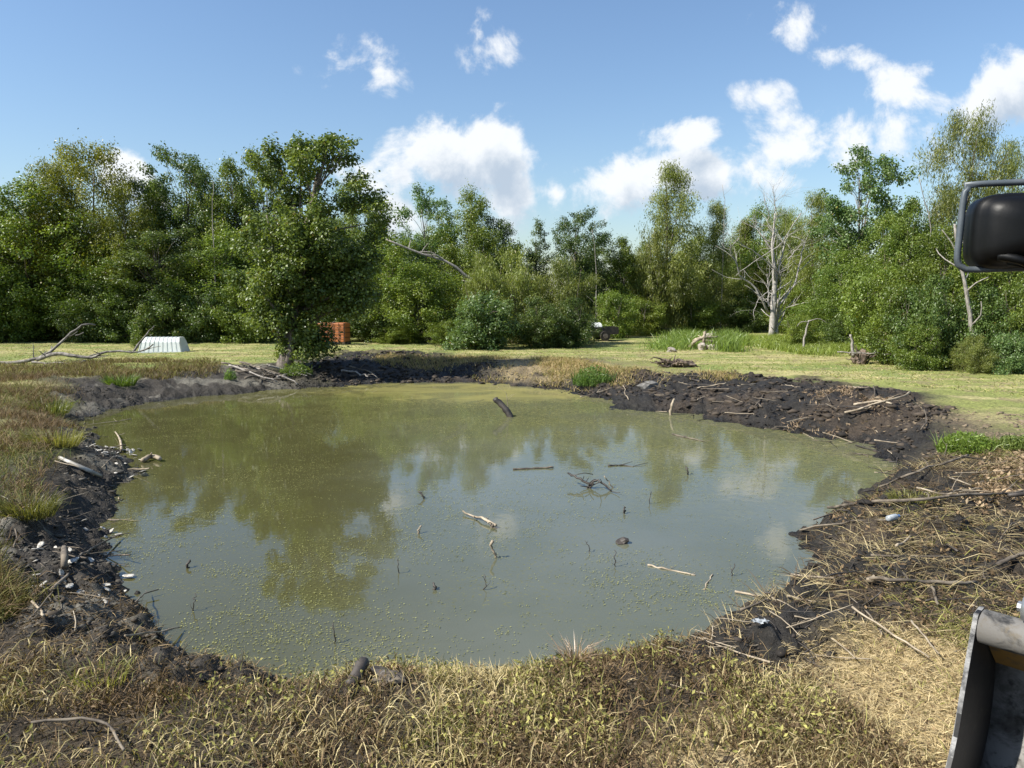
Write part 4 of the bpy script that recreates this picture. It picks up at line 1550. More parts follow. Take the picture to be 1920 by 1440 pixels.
# meadow of tall green grass before the dead tree
MEAD = world_poly([(1370, 634), (1600, 634), (1600, 662), (1560, 668), (1490, 664), (1420, 652), (1370, 646)], 0)
p1 = sample(MEAD, 22000, 51, dn(.4, 71, .25, .55, .35))
WEEDB = world_poly([(1235, 660), (1262, 628), (1300, 626), (1310, 655)], 0)
WEEDB2 = world_poly([(1345, 660), (1350, 640), (1380, 640), (1376, 662)], 0)
p2 = sample(WEEDB, 4200, 52, dn(.9, 73, .35, .6, .1))
p3 = sample(WEEDB2, 2000, 53, dn(1.2, 75, .35, .6, .1))
p2[:, :2] += R_.normal(0, .45, (len(p2), 2))
p3[:, :2] += R_.normal(0, .25, (len(p3), 2))
stuff('meadow_grass', [blades(p1, .42, .022, .5, (.22, .31, .05), (.40, .46, .11), 54, .9), blades(p2, .62, .03, .55, (.17, .27, .05), (.32, .42, .10), 55, .7), blades(p3, .85, .03, .35, (.17, .27, .05), (.32, .42, .10), 56, .6)],
      M_LEAF, 'tall green grass and weeds between the lawn and the dead tree')

# mown lawn: clippings and tufts
LAWN = [(-30, 44.5), (-27, 31), (-8, 32), (2, 33.5), (9, 27.5), (14, 20), (16, 14), (26, 17), (22, 29), (17, 40), (14, 46), (0, 45)]


def lawn_d(x, y):
    return np.clip((30.0 / np.maximum(y, 12)) ** 1.2, 0, 1.2) * .8 * (.3 + .7 * sstep(fbm(x * .3, y, 1.4, 3, 77), .35, .65))


p1 = sample(LAWN, 19000, 61, lawn_d, 2.2)
p2 = sample(LAWN, 12000, 62, lawn_d, 2.2)
stuff('lawn_grass', [blades(p1, .10, .018, .9, (.16, .20, .045), (.28, .30, .085), 63, .5), blades(p2, .13, .016, 1.3, (.38, .33, .14), (.52, .45, .22), 64, .3)],
      M_DRY, 'mown lawn with dry clippings beyond the pond')


# fresh green clumps, each a plant of its own
def clump(name, px, py, w, h, n, cols, label, seed, broad=True):
    r = np.random.default_rng(seed)
    b = G(px, py)
    s = b[1] / F_PX
    W, Ht = w * s, h * s
    a = r.uniform(0, 6.28, n)
    q = np.sqrt(r.uniform(0, 1, n))
    x = np.cos(a) * q * W / 2
    y = np.sin(a) * q * W / 2 * .8
    if broad:
        z = r.uniform(.1, 1, n) * Ht * np.sqrt(np.clip(1 - q * q, 0.06, 1))
        p = np.stack([x, y, z], 1)
        v, f, c = leaf_set(p, max(.07, 5 * s), *cols, seed, .36, .02, .45)
        v2, f2, c2 = blades(np.stack([x, y, np.zeros(n)], 1)[::4], Ht * .9, .012, .3, *cols, seed + 1, .4)
        v, f, c = merge([(v, f, c), (v2, f2, c2)])
    else:
        v, f, c = blades(np.stack([x, y, np.zeros(n) - .02], 1), Ht * 1.25, max(.008, 1.1 * s), .4, *cols, seed, .9)
    o = link(name, np_mesh(name, v, f, M_LEAF, c))
    o.location = tuple(b)
    return tag(o, label, 'plant')


clump('weed_clump', 1113, 722, 78, 38, 1500, FRESH, 'leafy green weed clump on the far bank behind the leaning stake', 301)
clump('weed_clump', 1812, 850, 105, 42, 2600, ((.13, .22, .03), (.26, .36, .07)), 'bright green leafy clump on the right bank beside the wood chips', 302)
clump('weed_clump', 1905, 842, 80, 26, 1500, ((.13, .20, .04), (.26, .33, .09)), 'bright green low clump at the right edge above the wood chips', 303)
clump('weed_clump', 555, 703, 62, 22, 900, FRESH, 'low green weed patch at the foot of the vine-covered tree', 304)
clump('weed_clump', 432, 712, 22, 22, 260, FRESH, 'small green sprout left of the stick pile on the far bank', 305)
clump('weed_clump', 1710, 938, 80, 16, 500, YGREEN, 'flattened green tuft among branches on the right bank', 306, False)
clump('weed_clump', 228, 722, 46, 20, 420, FRESH, 'small green tuft on the left far bank below the fallen limb', 307, False)
clump('weed_clump', 105, 835, 80, 30, 500, YGREEN, 'arching yellow-green grass tuft on the left bank above the shells', 308, False)
clump('weed_clump', 55, 965, 90, 40, 600, ((.11, .12, .03), (.22, .22, .07)), 'green grass tuft at the left edge above the shell mud', 309, False)
clump('weed_clump', 90, 775, 70, 26, 450, ((.11, .14, .03), (.22, .24, .07)), 'green grass tuft on the left bank below the fallen limb', 310, False)
clump('weed_clump', 190, 1275, 100, 34, 130, YGREEN, 'thin green grass tuft on the near left bank', 311, False)
clump('weed_clump', 1080, 1255, 26, 60, 160, ((.45, .30, .22), (.6, .45, .34)), 'pinkish dry grass tuft at the near water edge', 312, False)
b = G(262, 648)
clump('sapling', 258, 652, 26, 44, 300, GRN_LIGHT, 'small leafy sapling beside the white shed', 313)


# ------------------------------------------------------------------ mud clods and chips (uncountable)
def clods(name, pts, size, cols, seed, mat, label, flat=.5):
    import bmesh
    bm = bmesh.new()
    bmesh.ops.create_icosphere(bm, subdivisions=1, radius=1.0)
    bv = np.array([v.co[:] for v in bm.verts])
    bf = np.array([[v.index for v in f.verts] for f in bm.faces])
    bm.free()
    r = np.random.default_rng(seed)
    n = len(pts)
    k = len(bv)
    sc = size * r.lognormal(0, .38, n)
    v = bv[None] * (1 + r.uniform(-.5, .5, (n, k, 1))) * (sc[:, None, None] * np.stack([r.uniform(.7, 1.5, n), r.uniform(.7, 1.5, n), np.full(n, flat)], 1)[:, None, :])
    a = r.uniform(0, 6.28, n)
    ca, sa = np.cos(a)[:, None], np.sin(a)[:, None]
    vx = v[..., 0] * ca - v[..., 1] * sa
    vy = v[..., 0] * sa + v[..., 1] * ca
    v = np.stack([vx, vy, v[..., 2]], 2) + pts[:, None, :]
    f = (bf[None] + (np.arange(n) * k)[:, None, None]).reshape(-1, 3)
    mf = r.uniform(0, 1, n)[:, None]
    c = (np.array(cols[0]) * (1 - mf) + np.array(cols[1]) * mf)
    return v.reshape(-1, 3), f, np.repeat(c, k, 0)


def mat_soil():
    m, n, b = material('mud_clod')
    a = n.new('ShaderNodeAttribute', attribute_name='Col')
    n.link(a.outputs['Color'], b.inputs['Base Color'])
    b.inputs['Roughness'].default_value = .8
    b.inputs['Specular IOR Level'].default_value = .3
    return m


M_SOIL = mat_soil()
BANKL = world_poly([(140, 735), (420, 735), (560, 690), (640, 735), (180, 790), (290, 870), (230, 950), (230, 1060), (345, 1190), (540, 1250), (540, 1310), (60, 1240), (-60, 1180), (-60, 1010), (90, 960), (140, 850)], -0.25)
BANKR = world_poly([(880, 690), (1300, 716), (1650, 745), (1790, 800), (1760, 860), (1700, 930), (1930, 1010), (1930, 1130), (1560, 1200), (1570, 1300), (1250, 1300), (1230, 1215), (1490, 1090), (1480, 990), (1660, 870), (1200, 770), (960, 725), (560, 740), (540, 700), (640, 670)], -0.25)
greyc = ((.028, .024, .019), (.12, .108, .085))
darkc = ((.010, .009, .008), (.045, .036, .029))
DRT = world_poly([(1640, 768), (1700, 755), (1800, 775), (2100, 790), (2100, 850), (1780, 840), (1740, 820)], -0.05)
MND = world_poly([(560, 700), (700, 674), (880, 682), (1000, 708), (1160, 714), (1300, 718), (1500, 730), (1650, 750), (1770, 792), (1730, 860), (1600, 838), (1400, 800), (1200, 768), (1000, 733), (700, 724)], -.3)
stuff('mud_clods', [clods('c', sample(MND, 2600, 79, dn(.7, 87, .42, .6, .15), .1), .055, ((.014, .012, .010), (.085, .066, .048)), 80, None, ''),
                    clods('c', sample(NEARW, 2600, 77, lambda x, y: 1.02 - trampled(x, y)), .014, ((.022, .017, .012), (.085, .066, .045)), 78, None, ''),
                    clods('c', sample(DRT, 1000, 75, dn(1.0, 85, .4, .6, .2)), .03, ((.09, .07, .045), (.22, .17, .11)), 76, None, ''),
                    clods('c', sample(BANKL, 5200, 71, dn(1.0, 81, .35, .6, .2), -.1, 2.6), .017, greyc, 72, None, ''),
                    clods('c', sample(BANKR, 4000, 73, dn(.8, 83, .35, .6, .2), -.1), .024, darkc, 74, None, '')],
      M_SOIL, 'loose clods of dug mud on the pond banks')

CHIP = ((.20, .13, .075), (.50, .38, .24))
CH1 = world_poly([(1850, 860), (1960, 845), (1980, 900), (1860, 905)], 0)
CH2 = world_poly([(1795, 950), (1850, 905), (1890, 915), (1850, 965)], 0)
CH3 = world_poly([(1450, 800), (1500, 765), (1560, 748), (1690, 768), (1640, 790), (1560, 785)], -.1)
CH4 = world_poly([(660, 1310), (700, 1265), (780, 1280), (760, 1320)], -.2)
stuff('wood_chips', [leaf_set(sample(CH1, 1100, 81), .085, *CHIP, 82, .45, .06, .45), leaf_set(sample(CH2, 650, 83), .08, *CHIP, 84, .45, .05, .45),
                     leaf_set(sample(CH3, 1500, 85, dn(.9, 5, .45, .6, .08)), .12, (.13, .085, .055), (.40, .30, .19), 86, .2, .06, .5), leaf_set(sample(CH4, 160, 87), .07, *CHIP, 88, .4, .03, .5)],
      M_DRY, 'splintered pale wood chips scattered on the right bank')

# floating pond weed: small clusters of tiny leaves
r = np.random.default_rng(91)
N = 40000
P = np.array(POND)
x = r.uniform(P[:, 0].min(), P[:, 0].max(), N)
y = 6.0 + (24 - 6.0) * r.uniform(0, 1, N) ** 1.35
dens = sstep(fbm(x, y, .8, 5, 97), .45, .62) * .9 + .14
dens *= 1 - .75 * np.exp(-(((x - 1.8) / 2.8) ** 2 + ((y - 12.5) / 3.2) ** 2))
keep = r.uniform(0, 1, N) < dens
x, y = x[keep], y[keep]
k = r.geometric(.22, len(x)).clip(1, 14)
i_ = np.repeat(np.arange(len(x)), k)[:76000]
sp_ = r.uniform(.02, .12, len(x))[i_]
x = x[i_] + r.normal(0, 1, len(i_)) * sp_ * 1.3
y = y[i_] + r.normal(0, 1, len(i_)) * sp_
keep = poly_sd(x, y, POND) < -.01
x, y = x[keep], y[keep]
pts = np.stack([x, y, np.full(len(x), WATER_Z + .006)], 1)
sets = [leaf_set(pts, .022, (.12, .13, .04), (.36, .36, .14), 92, .5, .004, .97)]
stuff('floating_pondweed', sets, M_DRY, 'small floating pondweed leaves speckling the water')

# ------------------------------------------------------------------ sticks
RBG = 'branches on the right bank'


def gstick(name, pix, r0, r1, mat, label, lift=.03, twigs=0, tl=.25, group=None, n=10, wob=.008, seed=None, z=None, cat='stick'):
    r = np.random.default_rng(seed or 1)
    pts = []
    for i, q in enumerate(pix):
        p = G(q[0], q[1])
        if len(q) > 2:
            # raised: stays above the spot of the previous point, q[2] metres up
            p = at(q[0], q[1], q[2])
        else:
            p = p + np.array([0, 0, lift + r0 * .5])
        pts.append(p)
    if group == RBG:
        r0, r1 = r0 * .42, r1 * .42
    return branch_obj(name, branch_paths(pts, r0, r1, n, wob, twigs, tl, r), mat, label, cat, group)


def yof(px, py):
    return G(px, py)[1]


# in the water
Y = yof(958, 782)
gstick('leaning_stake', [(960, 786, Y), (947, 766, Y + .1), (929, 748, Y + .2)], .085, .08, M_DARKSTICK, 'thick dark stake leaning out of the far green water', cat='log', seed=1)
Y = yof(955, 780)
gstick('thin_stem', [(954, 770, Y), (951, 750, Y), (949, 735, Y)], .012, .006, M_PALESTICK, 'thin upright stem behind the leaning stake', twigs=3, seed=2)
gstick('floating_stick', [(962, 881), (1000, 879), (1038, 878)], .022, .018, M_STICK, 'straight brown stick floating level in mid-pond', lift=.0, seed=3)
Y = yof(1105, 915)
gstick('drowned_branch', [(1065, 887, Y + .3), (1085, 897, Y + .1), (1108, 909, Y)], .016, .02, M_DARKSTICK, 'dark twiggy branch tangle standing out of the middle of the pond', twigs=5, tl=.3, seed=4)
gstick('arched_twig', [(1104, 912, Y), (1117, 900, Y), (1130, 905, Y - .1), (1146, 919, Y - .2)], .022, .014, M_DARKSTICK, 'arched dark twig at the right of the branch tangle', twigs=2, seed=5)
gstick('thin_stem', [(1151, 918, Y), (1142, 905, Y), (1134, 893, Y)], .012, .008, M_PALESTICK, 'pale straight twig right of the arched twig', seed=6)
gstick('drowned_root', [(1090, 922, Y), (1100, 917, Y), (1110, 908, Y), (1098, 926, Y)], .03, .02, M_DARKSTICK, 'dark knot of roots under the arched twig', twigs=6, tl=.15, seed=7)
Y = yof(930, 990)
gstick('drowned_branch', [(868, 958, Y + .7), (885, 968, Y + .5), (905, 972, Y + .3), (930, 986, Y)], .012, .024, M_PALESTICK, 'pale knobbly branch reaching out of the water in mid-pond', twigs=4, tl=.14, seed=8)
gstick('broken_stub', [(922, 984, Y), (924, 994, Y), (933, 1010, Y)], .03, .03, M_STICK, 'dark crooked stub below the pale knobbly branch', twigs=2, tl=.08, seed=9)
Y = yof(930, 1046)
gstick('curved_stick', [(930, 1047, Y), (926, 1032, Y), (921, 1022, Y), (923, 1015, Y)], .014, .02, M_PALESTICK, 'short curved pale stick sticking up below the crooked stub', seed=10)
for i, (px, py, dx, h, lab) in enumerate([(797, 935, -12, 15, 'small dark forked twig in the water left of centre'), (784, 1000, 5, 14, 'short dark stub in the water left of the pale knobbly branch'),
                                          (1170, 963, 2, 12, 'short dark stub right of the branch tangle'), (628, 1206, -2, 34, 'thin dark upright stem near the near bank'),
                                          (1052, 1000, 0, 1, 'speck of twig in mid-pond'), (909, 1105, 1, 28, 'thin upright stem below the curved stick'),
                                          (1152, 1062, 3, 30, 'thin upright dark stem right of centre'), (352, 1065, 4, 16, 'dark pointed stub near the left bank'),
                                          (362, 1145, 4, 30, 'dark weedy stem near the left bank'), (1218, 945, 2, 22, 'thin reed near the tall willow reflection'),
                                          (1106, 1035, -6, 20, 'bent thin twig in the right middle water'), (1372, 1080, 6, 22, 'dark stem by the right bank'),
                                          (1256, 778, 8, 30, 'pale slat stuck upright at the far waterline'), (1290, 890, -4, 16, 'thin twig in the right far water'),
                                          (748, 1075, -3, 26, 'thin upright stem left of the near middle'), (815, 1105, -1, 10, 'tiny dark stub in the near water')]):
    if h < 3:
        continue
    Y = yof(px, py)
    s = Y / F_PX
    rr_ = .007 if h > 18 else .018
    m_ = M_PALESTICK if 'pale' in lab else M_DARKSTICK
    if 'slat' in lab:
        rr_ = .05
    gstick('water_stub' if h < 18 else 'thin_stem', [(px, py + 4, Y), (px + dx * .4, py - h * .5, Y), (px + dx, py - h, Y + .05)], rr_, rr_ * .6, m_, lab, twigs=2 if h > 14 and 'slat' not in lab else 0, tl=h * s * .4, seed=20 + i)
gstick('floating_stick', [(1215, 1060), (1260, 1070), (1305, 1080)], .012, .008, M_PALESTICK, 'thin pale stick floating near the right bank', lift=0, twigs=2, tl=.1, seed=41)
gstick('floating_stick', [(1320, 1106), (1328, 1092), (1336, 1078)], .010, .008, M_PALESTICK, 'short pale stick floating upright in the near right water', lift=0, seed=42)
gstick('floating_stick', [(1378, 1112), (1410, 1118), (1455, 1126)], .014, .010, M_PALESTICK, 'straw-coloured stick at the right waterline', lift=0.01, seed=43)
gstick('floating_stick', [(1260, 815), (1290, 822), (1320, 828)], .02, .01, M_STICK, 'forked twig floating in the far right water', lift=0, twigs=3, seed=44)
gstick('floating_stick', [(1140, 874), (1165, 873), (1188, 875)], .02, .012, M_DARKSTICK, 'thin dark driftwood line right of the floating stick', lift=0, twigs=2, seed=45)
p = G(1168, 1018)
o = link('mud_lump', rock_mesh(5, .10, .08, .045, M_DARKSTICK, 2, .5))
o.location = (p[0], p[1], WATER_Z + .01)
tag(o, 'dark soggy lump floating right of centre', 'lump')

# right bank
gstick('branch', [(1552, 960), (1640, 951), (1720, 946), (1810, 940), (1920, 930), (2000, 925)], .06, .035, M_STICK, 'long straight branch running from the right waterline to the edge of the picture', .04, 6, .3, RBG, 16, .01, 51)
gstick('branch', [(1640, 925), (1690, 903), (1740, 885), (1815, 861)], .035, .05, M_STICK, 'long branch with a thick dark upper end beside the bright green clump', .04, 5, .3, RBG, 14, .01, 52)
gstick('branch', [(1500, 1000), (1570, 988), (1670, 980)], .035, .025, M_STICK, 'grey branch lying by the white bottle', .03, 4, .25, RBG, 12, .01, 53)
gstick('branch', [(1628, 1099), (1680, 1100), (1730, 1106), (1790, 1107), (1830, 1104)], .042, .04, M_STICK, 'thick grey branch with a pale snapped end in the right foreground', .05, 1, .2, RBG, 14, .008, 54)
gstick('branch_end', [(1624, 1101), (1640, 1099)], .03, .038, M_PALESTICK, 'pale splintered tip of the thick grey branch', .055, 0, .1, None, 4, .003, 55)
gstick('branch', [(1746, 1110), (1752, 1122), (1756, 1140)], .03, .03, M_STICK, 'short stub below the thick grey branch', .03, 0, .1, RBG, 6, .005, 56)
gstick('branch', [(1718, 922), (1765, 935), (1800, 927), (1840, 925)], .03, .02, M_PALESTICK, 'pale forked branch between the flattened tuft and the wood chips', .05, 3, .3, RBG, 10, .01, 57)
gstick('branch', [(1780, 902), (1800, 909), (1820, 917)], .025, .025, M_PALESTICK, 'short pale stick above the pale forked branch', .04, 0, .1, RBG, 7, .005, 58)
gstick('branch', [(1583, 785), (1630, 772), (1680, 757), (1706, 748)], .06, .05, M_PALESTICK, 'pale branch slanting up over the mud mound', .12, 2, .4, RBG, 10, .015, 59)
gstick('branch', [(1600, 768), (1640, 762), (1672, 765)], .07, .06, M_PALESTICK, 'pale split log on the mud mound', .08, 0, .2, RBG, 8, .01, 60)
gstick('branch', [(1590, 779), (1615, 774), (1640, 769)], .055, .05, M_PALESTICK, 'short split piece in front of the pale split log', .05, 0, .2, RBG, 6, .01, 61)
gstick('branch', [(1088, 748), (1120, 740), (1152, 731)], .035, .025, M_PALESTICK, 'whitish stick on the far mud right of the weed clump', .05, 2, .3, RBG, 8, .01, 62)
gstick('branch', [(1168, 726), (1171, 740), (1178, 754)], .035, .03, M_PALESTICK, 'white crooked stick hanging down the far mud bank', .05, 0, .3, RBG, 8, .02, 63)
gstick('branch', [(1308, 733), (1335, 728), (1362, 724)], .05, .04, M_PALESTICK, 'whitish log at the top edge of the mud mound', .07, 1, .3, RBG, 8, .01, 64)
gstick('stalk', [(1597, 1152), (1660, 1195), (1742, 1248)], .009, .006, M_PALESTICK, 'long straight pale stalk lying across the right foreground', .06, 0, .1, None, 10, .003, 65)
gstick('stalk', [(1708, 1178), (1735, 1212), (1760, 1242)], .008, .006, M_PALESTICK, 'shorter pale stalk parallel to the long straight stalk', .06, 0, .1, None, 8, .003, 66)
gstick('branch', [(1890, 945), (1960, 940), (2050, 935)], .07, .07, M_DARKSTICK, 'thick black log end at the right edge beside the wood chips', .08, 0, .1, RBG, 6, .004, 67)
gstick('branch', [(1680, 1035), (1695, 1027), (1706, 1017)], .035, .03, M_PALESTICK, 'short thick pale piece of wood in the right bank debris', .05, 0, .1, RBG, 6, .004, 68)
gstick('branch', [(1868, 1082), (1895, 1068), (1925, 1060)], .05, .045, M_STICK, 'broken reddish branch behind the bucket pin', .10, 3, .2, RBG, 7, .006, 69)

# left bank
LBG = 'sticks on the left bank'
gstick('pipe', [(112, 866), (150, 884), (190, 900)], .035, .035, M_SHELL, 'straight whitish pole lying on the left bank', .05, 0, .1, None, 6, .002, 70)
gstick('post_stub', [(121, 1078), (122, 1060), (121, 1040)], .034, .032, M_STICK, 'thick short round post lying in the shell mud', .06, 0, .1, None, 5, .002, 71)
gstick('branch', [(95, 1120), (125, 1090), (150, 1055), (175, 1035), (225, 1010)], .018, .01, M_STICK, 'forked twig crossing the shell mud', .05, 5, .25, LBG, 12, .008, 72)
gstick('branch', [(228, 850), (226, 832), (217, 816)], .03, .015, M_PALESTICK, 'short curved stick standing by the pale shells at the waterline', .06, 1, .2, LBG, 7, .005, 73)
gstick('branch', [(235, 1200), (290, 1192), (340, 1182)], .010, .007, M_PALESTICK, 'thin pale twig on the near left mud', .03, 0, .2, LBG, 8, .004, 74)
gstick('branch', [(255, 1140), (275, 1122), (298, 1115)], .008, .006, M_STICK, 'thin arched twig at the left near waterline', .06, 2, .1, LBG, 7, .004, 75)
gstick('branch', [(60, 1135), (75, 1150), (82, 1162)], .012, .01, M_PALESTICK, 'short grey stick at the left edge of the mud', .03, 0, .1, LBG, 5, .003, 76)
gstick('branch', [(60, 1385), (130, 1378), (200, 1385), (235, 1440)], .010, .008, M_STICK, 'thin bent cane in the near left weeds', .10, 1, .1, LBG, 10, .004, 77)
gstick('branch', [(268, 868), (285, 862), (300, 866)], .05, .04, M_PALESTICK, 'pale knobbly driftwood at the left waterline', .03, 2, .15, LBG, 7, .008, 78)

# stick pile on the far bank left of the big tree
FP = 'sticks heaped on the far bank'
fl = [(430, 690, 520, 722), (450, 684, 545, 716), (470, 690, 560, 724), (442, 700, 500, 706), (500, 690, 575, 712), (460, 715, 540, 704), (520, 712, 580, 700), (415, 685, 470, 700), (640, 700, 690, 712), (655, 692, 700, 706)]
for i, (x0, y0, x1, y1) in enumerate(fl):
    gstick('branch', [(x0, y0), ((x0 + x1) / 2, (y0 + y1) / 2 - 2), (x1, y1)], .045, .02, M_GREYWOOD if i % 2 == 0 else M_STICK,
           'grey stick lying on the mud of the far bank beside the vine-covered tree', .08, 4, .4, FP, 10, .02, 100 + i)

# scattered small sticks that nothing tells apart
VAR = []
for k in range(14):
    r = np.random.default_rng(500 + k)
    L = r.uniform(.25, .9)
    pts = [(-L / 2, 0, 0), (-L * .1, r.normal(0, .03), r.uniform(0, .02)), (L / 2, r.normal(0, .06), r.uniform(0, .05))]
    v, f = tube(branch_paths(pts, r.uniform(.007, .016), .004, 7, .004, int(r.integers(0, 3)), L * .3, r), 5)
    VAR.append([poly_mesh('stick', v, f, m, True) for m in (M_STICK, M_PALESTICK, M_DARKSTICK)])


def scatter_sticks(poly, n, seed, label, group, probs, sc=1.0, dirn=None, dens=None):
    r = np.random.default_rng(seed)
    P = sample(poly, n, seed, dens, -.25)
    P[:, 2] = np.maximum(P[:, 2], WATER_Z)
    for p in P:
        me = VAR[int(r.integers(0, len(VAR)))][int(r.choice(3, p=probs))]
        o = bpy.data.objects.new('stick', me)
        COL.objects.link(o)
        o.location = (p[0], p[1], p[2] + .012)
        a = r.uniform(0, 6.28) if dirn is None else r.normal(dirn, .45)
        o.rotation_euler = (r.uniform(-.3, .3), r.normal(0, .14), a)
        s = sc * r.uniform(.7, 1.5)
        o.scale = (s, s * .75, s * .75)
        tag(o, label, 'stick', group)


scatter_sticks(RB, 150, 601, 'small stick among the tangled debris on the right bank', 'small sticks on the right bank', (.42, .10, .48), .95, .45)
scatter_sticks(world_poly([(1100, 740), (1300, 720), (1650, 750), (1760, 790), (1700, 860), (1500, 812), (1200, 765)], -.2), 90, 602,
               'small stick on the black mud mound of the far right bank', 'small sticks on the mud mound', (.5, .25, .25), 1.6)
scatter_sticks(BANKL, 55, 603, 'small twig on the grey mud of the left bank', 'small twigs on the left bank', (.5, .35, .15), .9, None, lambda x, y: sstep(y, 24, 10) + .1)
scatter_sticks(NEARW, 26, 604, 'dry stalk lying on the flattened near weeds', 'dry stalks on the near weeds', (.2, .8, 0), .55)
POOL = world_poly([(1280, 1230), (1490, 1160), (1560, 1200), (1560, 1280), (1400, 1310), (1260, 1290)], -.2)
scatter_sticks(POOL, 40, 605, 'short wet stick on the dark mud lump of the near bank', 'wet sticks on the near mud', (.2, .25, .55), .7)

# ------------------------------------------------------------------ shells on the left bank
SV = []
for k in range(5):
    import bmesh
    r = np.random.default_rng(700 + k)
    bm = bmesh.new()
    bmesh.ops.create_uvsphere(bm, u_segments=9, v_segments=6, radius=1.0)
    for v in bm.verts:
        c = v.co
        kx = 1 + .35 * c.x + r.uniform(-.12, .12)
        v.co = Vector((c.x * 1.25, c.y * .72 * kx, max(c.z, -.25) * .32 - .12 * (1 - min(1, c.x * c.x + c.y * c.y))))
    me = bpy.data.meshes.new('shell')
    bm.to_mesh(me)
    bm.free()
    me.materials.append(M_SHELL)
    SV.append(me)
SH1 = world_poly([(0, 1110), (60, 1030), (180, 1020), (240, 1060), (240, 1110), (120, 1120)], -.2)
SH2 = world_poly([(160, 960), (225, 970), (225, 990), (160, 985)], -.35)
SH3 = world_poly([(150, 840), (215, 815), (285, 862), (260, 885), (160, 865)], -.35)
r = np.random.default_rng(77)
for poly, n, seed, lab, sc in [(SH1, 22, 711, 'white oyster shell on the grey mud around the short round post', .045), (SH2, 8, 712, 'white oyster shell in the small cluster below the left grass bank', .045),
                               (SH3, 46, 713, 'pale shell in the shell bed at the left waterline', .052)]:
    for p in sample(poly, n, seed, None, -.1):
        o = bpy.data.objects.new('oyster_shell', SV[int(r.integers(0, 5))])
        COL.objects.link(o)
        o.location = (p[0], p[1], max(p[2], WATER_Z) + .02)
        s = sc * r.uniform(.6, 1.35)
        o.scale = (s, s, s)
        o.rotation_euler = (r.normal(0, .35), r.normal(0, .35), r.uniform(0, 6.28))
        tag(o, lab, 'shell', 'shells on the left bank')
p = G(241, 1083)
o = link('oyster_shell', SV[1])
o.location = (p[0], p[1], WATER_Z + .025)
o.scale = (.06, .06, .06)
tag(o, 'round pale shell lying in the water at the left edge', 'shell')

# log pieces at the near bank
p = G(700, 1288)
e = empty('charred_log', (p[0], p[1], p[2] + .05))
pts = [at(655, 1300, p[1]) - p, at(672, 1275, p[1] + .1) - p, at(682, 1254, p[1] + .2) - p]
v, f = tube([(smooth_path(pts, 6, .004), np.linspace(.045, .038, 6) * R_.uniform(.85, 1.2, 6))], 9)
link('log', poly_mesh('log', v, f, M_DARKSTICK, True), e)
v, f = tube([(smooth_path([pts[-1], pts[-1] + (pts[-1] - pts[0]) * .14], 3), np.array([.040, .036, .022]))], 9)
link('pale_end', poly_mesh('pale_end', v, f, M_STICK, True), e)
tag(e, 'leaning dark log with a pale end at the near waterline', 'log')
o = link('wood_block', rock_mesh(91, .10, .07, .045, M_STICK, 2, .4))
p = G(728, 1283)
o.location = (p[0], p[1], p[2] + .03)
tag(o, 'pale split wood block beside the leaning dark log', 'log')
o = link('wood_block', rock_mesh(92, .085, .065, .045, M_DARKSTICK, 2, .4))
p = G(722, 1272)
o.location = (p[0], p[1] - .03, p[2] + .06)
tag(o, 'blackened wood lump on top of the pale split block', 'log')

# litter
M_PLAST = mat_plain('white_plastic', (.26, .28, .29), (.48, .51, .53), 8, .25, bump=.1)
p = G(1675, 982)
v, f = tube([(np.array([[-.11, 0, .04], [-.10, 0, .04], [.05, .01, .04], [.08, .01, .04], [.10, .012, .04]]), [.02, .036, .036, .016, .014])], 12)
e = empty('plastic_bottle', (p[0], p[1], p[2] + .03), .5)
link('body', poly_mesh('body', v, f, M_PLAST, True), e)
v, f = tube([(np.array([[.10, .012, .04], [.118, .013, .04]]), [.017, .017])], 10)
link('cap', poly_mesh('cap', v, f, mat_plain('blue_cap', (.05, .15, .4), (.08, .2, .5), 5, .4, bump=0)), e)
tag(e, 'white plastic bottle on the right bank debris', 'bottle')
p = G(1425, 1178)
r = np.random.default_rng(4)
gx, gy = np.meshgrid(np.linspace(-.06, .06, 9), np.linspace(-.035, .035, 6))
gx = gx + r.normal(0, .008, gx.shape)
gy = gy + r.normal(0, .008, gy.shape)
gz = .02 + .035 * r.uniform(0, 1, gx.shape)
k = np.arange(8 * 5)
q = (k // 8) * 9 + k % 8
o = link('plastic_scrap', np_mesh('plastic_scrap', np.stack([gx.ravel(), gy.ravel(), gz.ravel()], 1), np.stack([q, q + 1, q + 10, q + 9], 1), M_PLAST, None, True))
o.location = (p[0], p[1], p[2] + .02)
o.modifiers.new('thick', 'SOLIDIFY').thickness = .003
tag(o, 'crumpled whitish plastic scrap on the near right bank', 'litter')
o = link('mud_block', rock_mesh(61, .30, .22, .16, mat_plain('grey_clay', (.10, .095, .085), (.2, .19, .17), 6, .8, bump=.4), 2, .3))
p = G(1212, 728)
o.location = (p[0], p[1], p[2] + .08)
tag(o, 'grey block of clay on the far mud beside the white crooked stick', 'block')


# ------------------------------------------------------------------ the machine: bucket and mirror
def mat_worn(name, paint, steel, dirt, lo=.42, hi=.6, metal=.35):
    m, n, b = material(name)
    tc = n.new('ShaderNodeTexCoord')
    a = n.noise(tc.outputs['Object'], 5, 8, .65, .6)
    c = n.noise(tc.outputs['Object'], 17, 6, .7, .3)
    col = n.mix(n.ramp(a, lo, hi), paint, steel)
    col = n.mix(n.math('MULTIPLY', n.ramp(c, .5, .68), .8), col, dirt)
    n.link(col, b.inputs['Base Color'])
    b.inputs['Roughness'].default_value = .55
    n.link(n.math('MULTIPLY', n.ramp(a, lo, hi), metal), b.inputs['Metallic'])
    bp = n.new('ShaderNodeBump')
    bp.inputs['Strength'].default_value = .3
    bp.inputs['Distance'].default_value = .006
    n.link(c, bp.inputs['Height'])
    n.link(bp.outputs[0], b.inputs['Normal'])
    return m


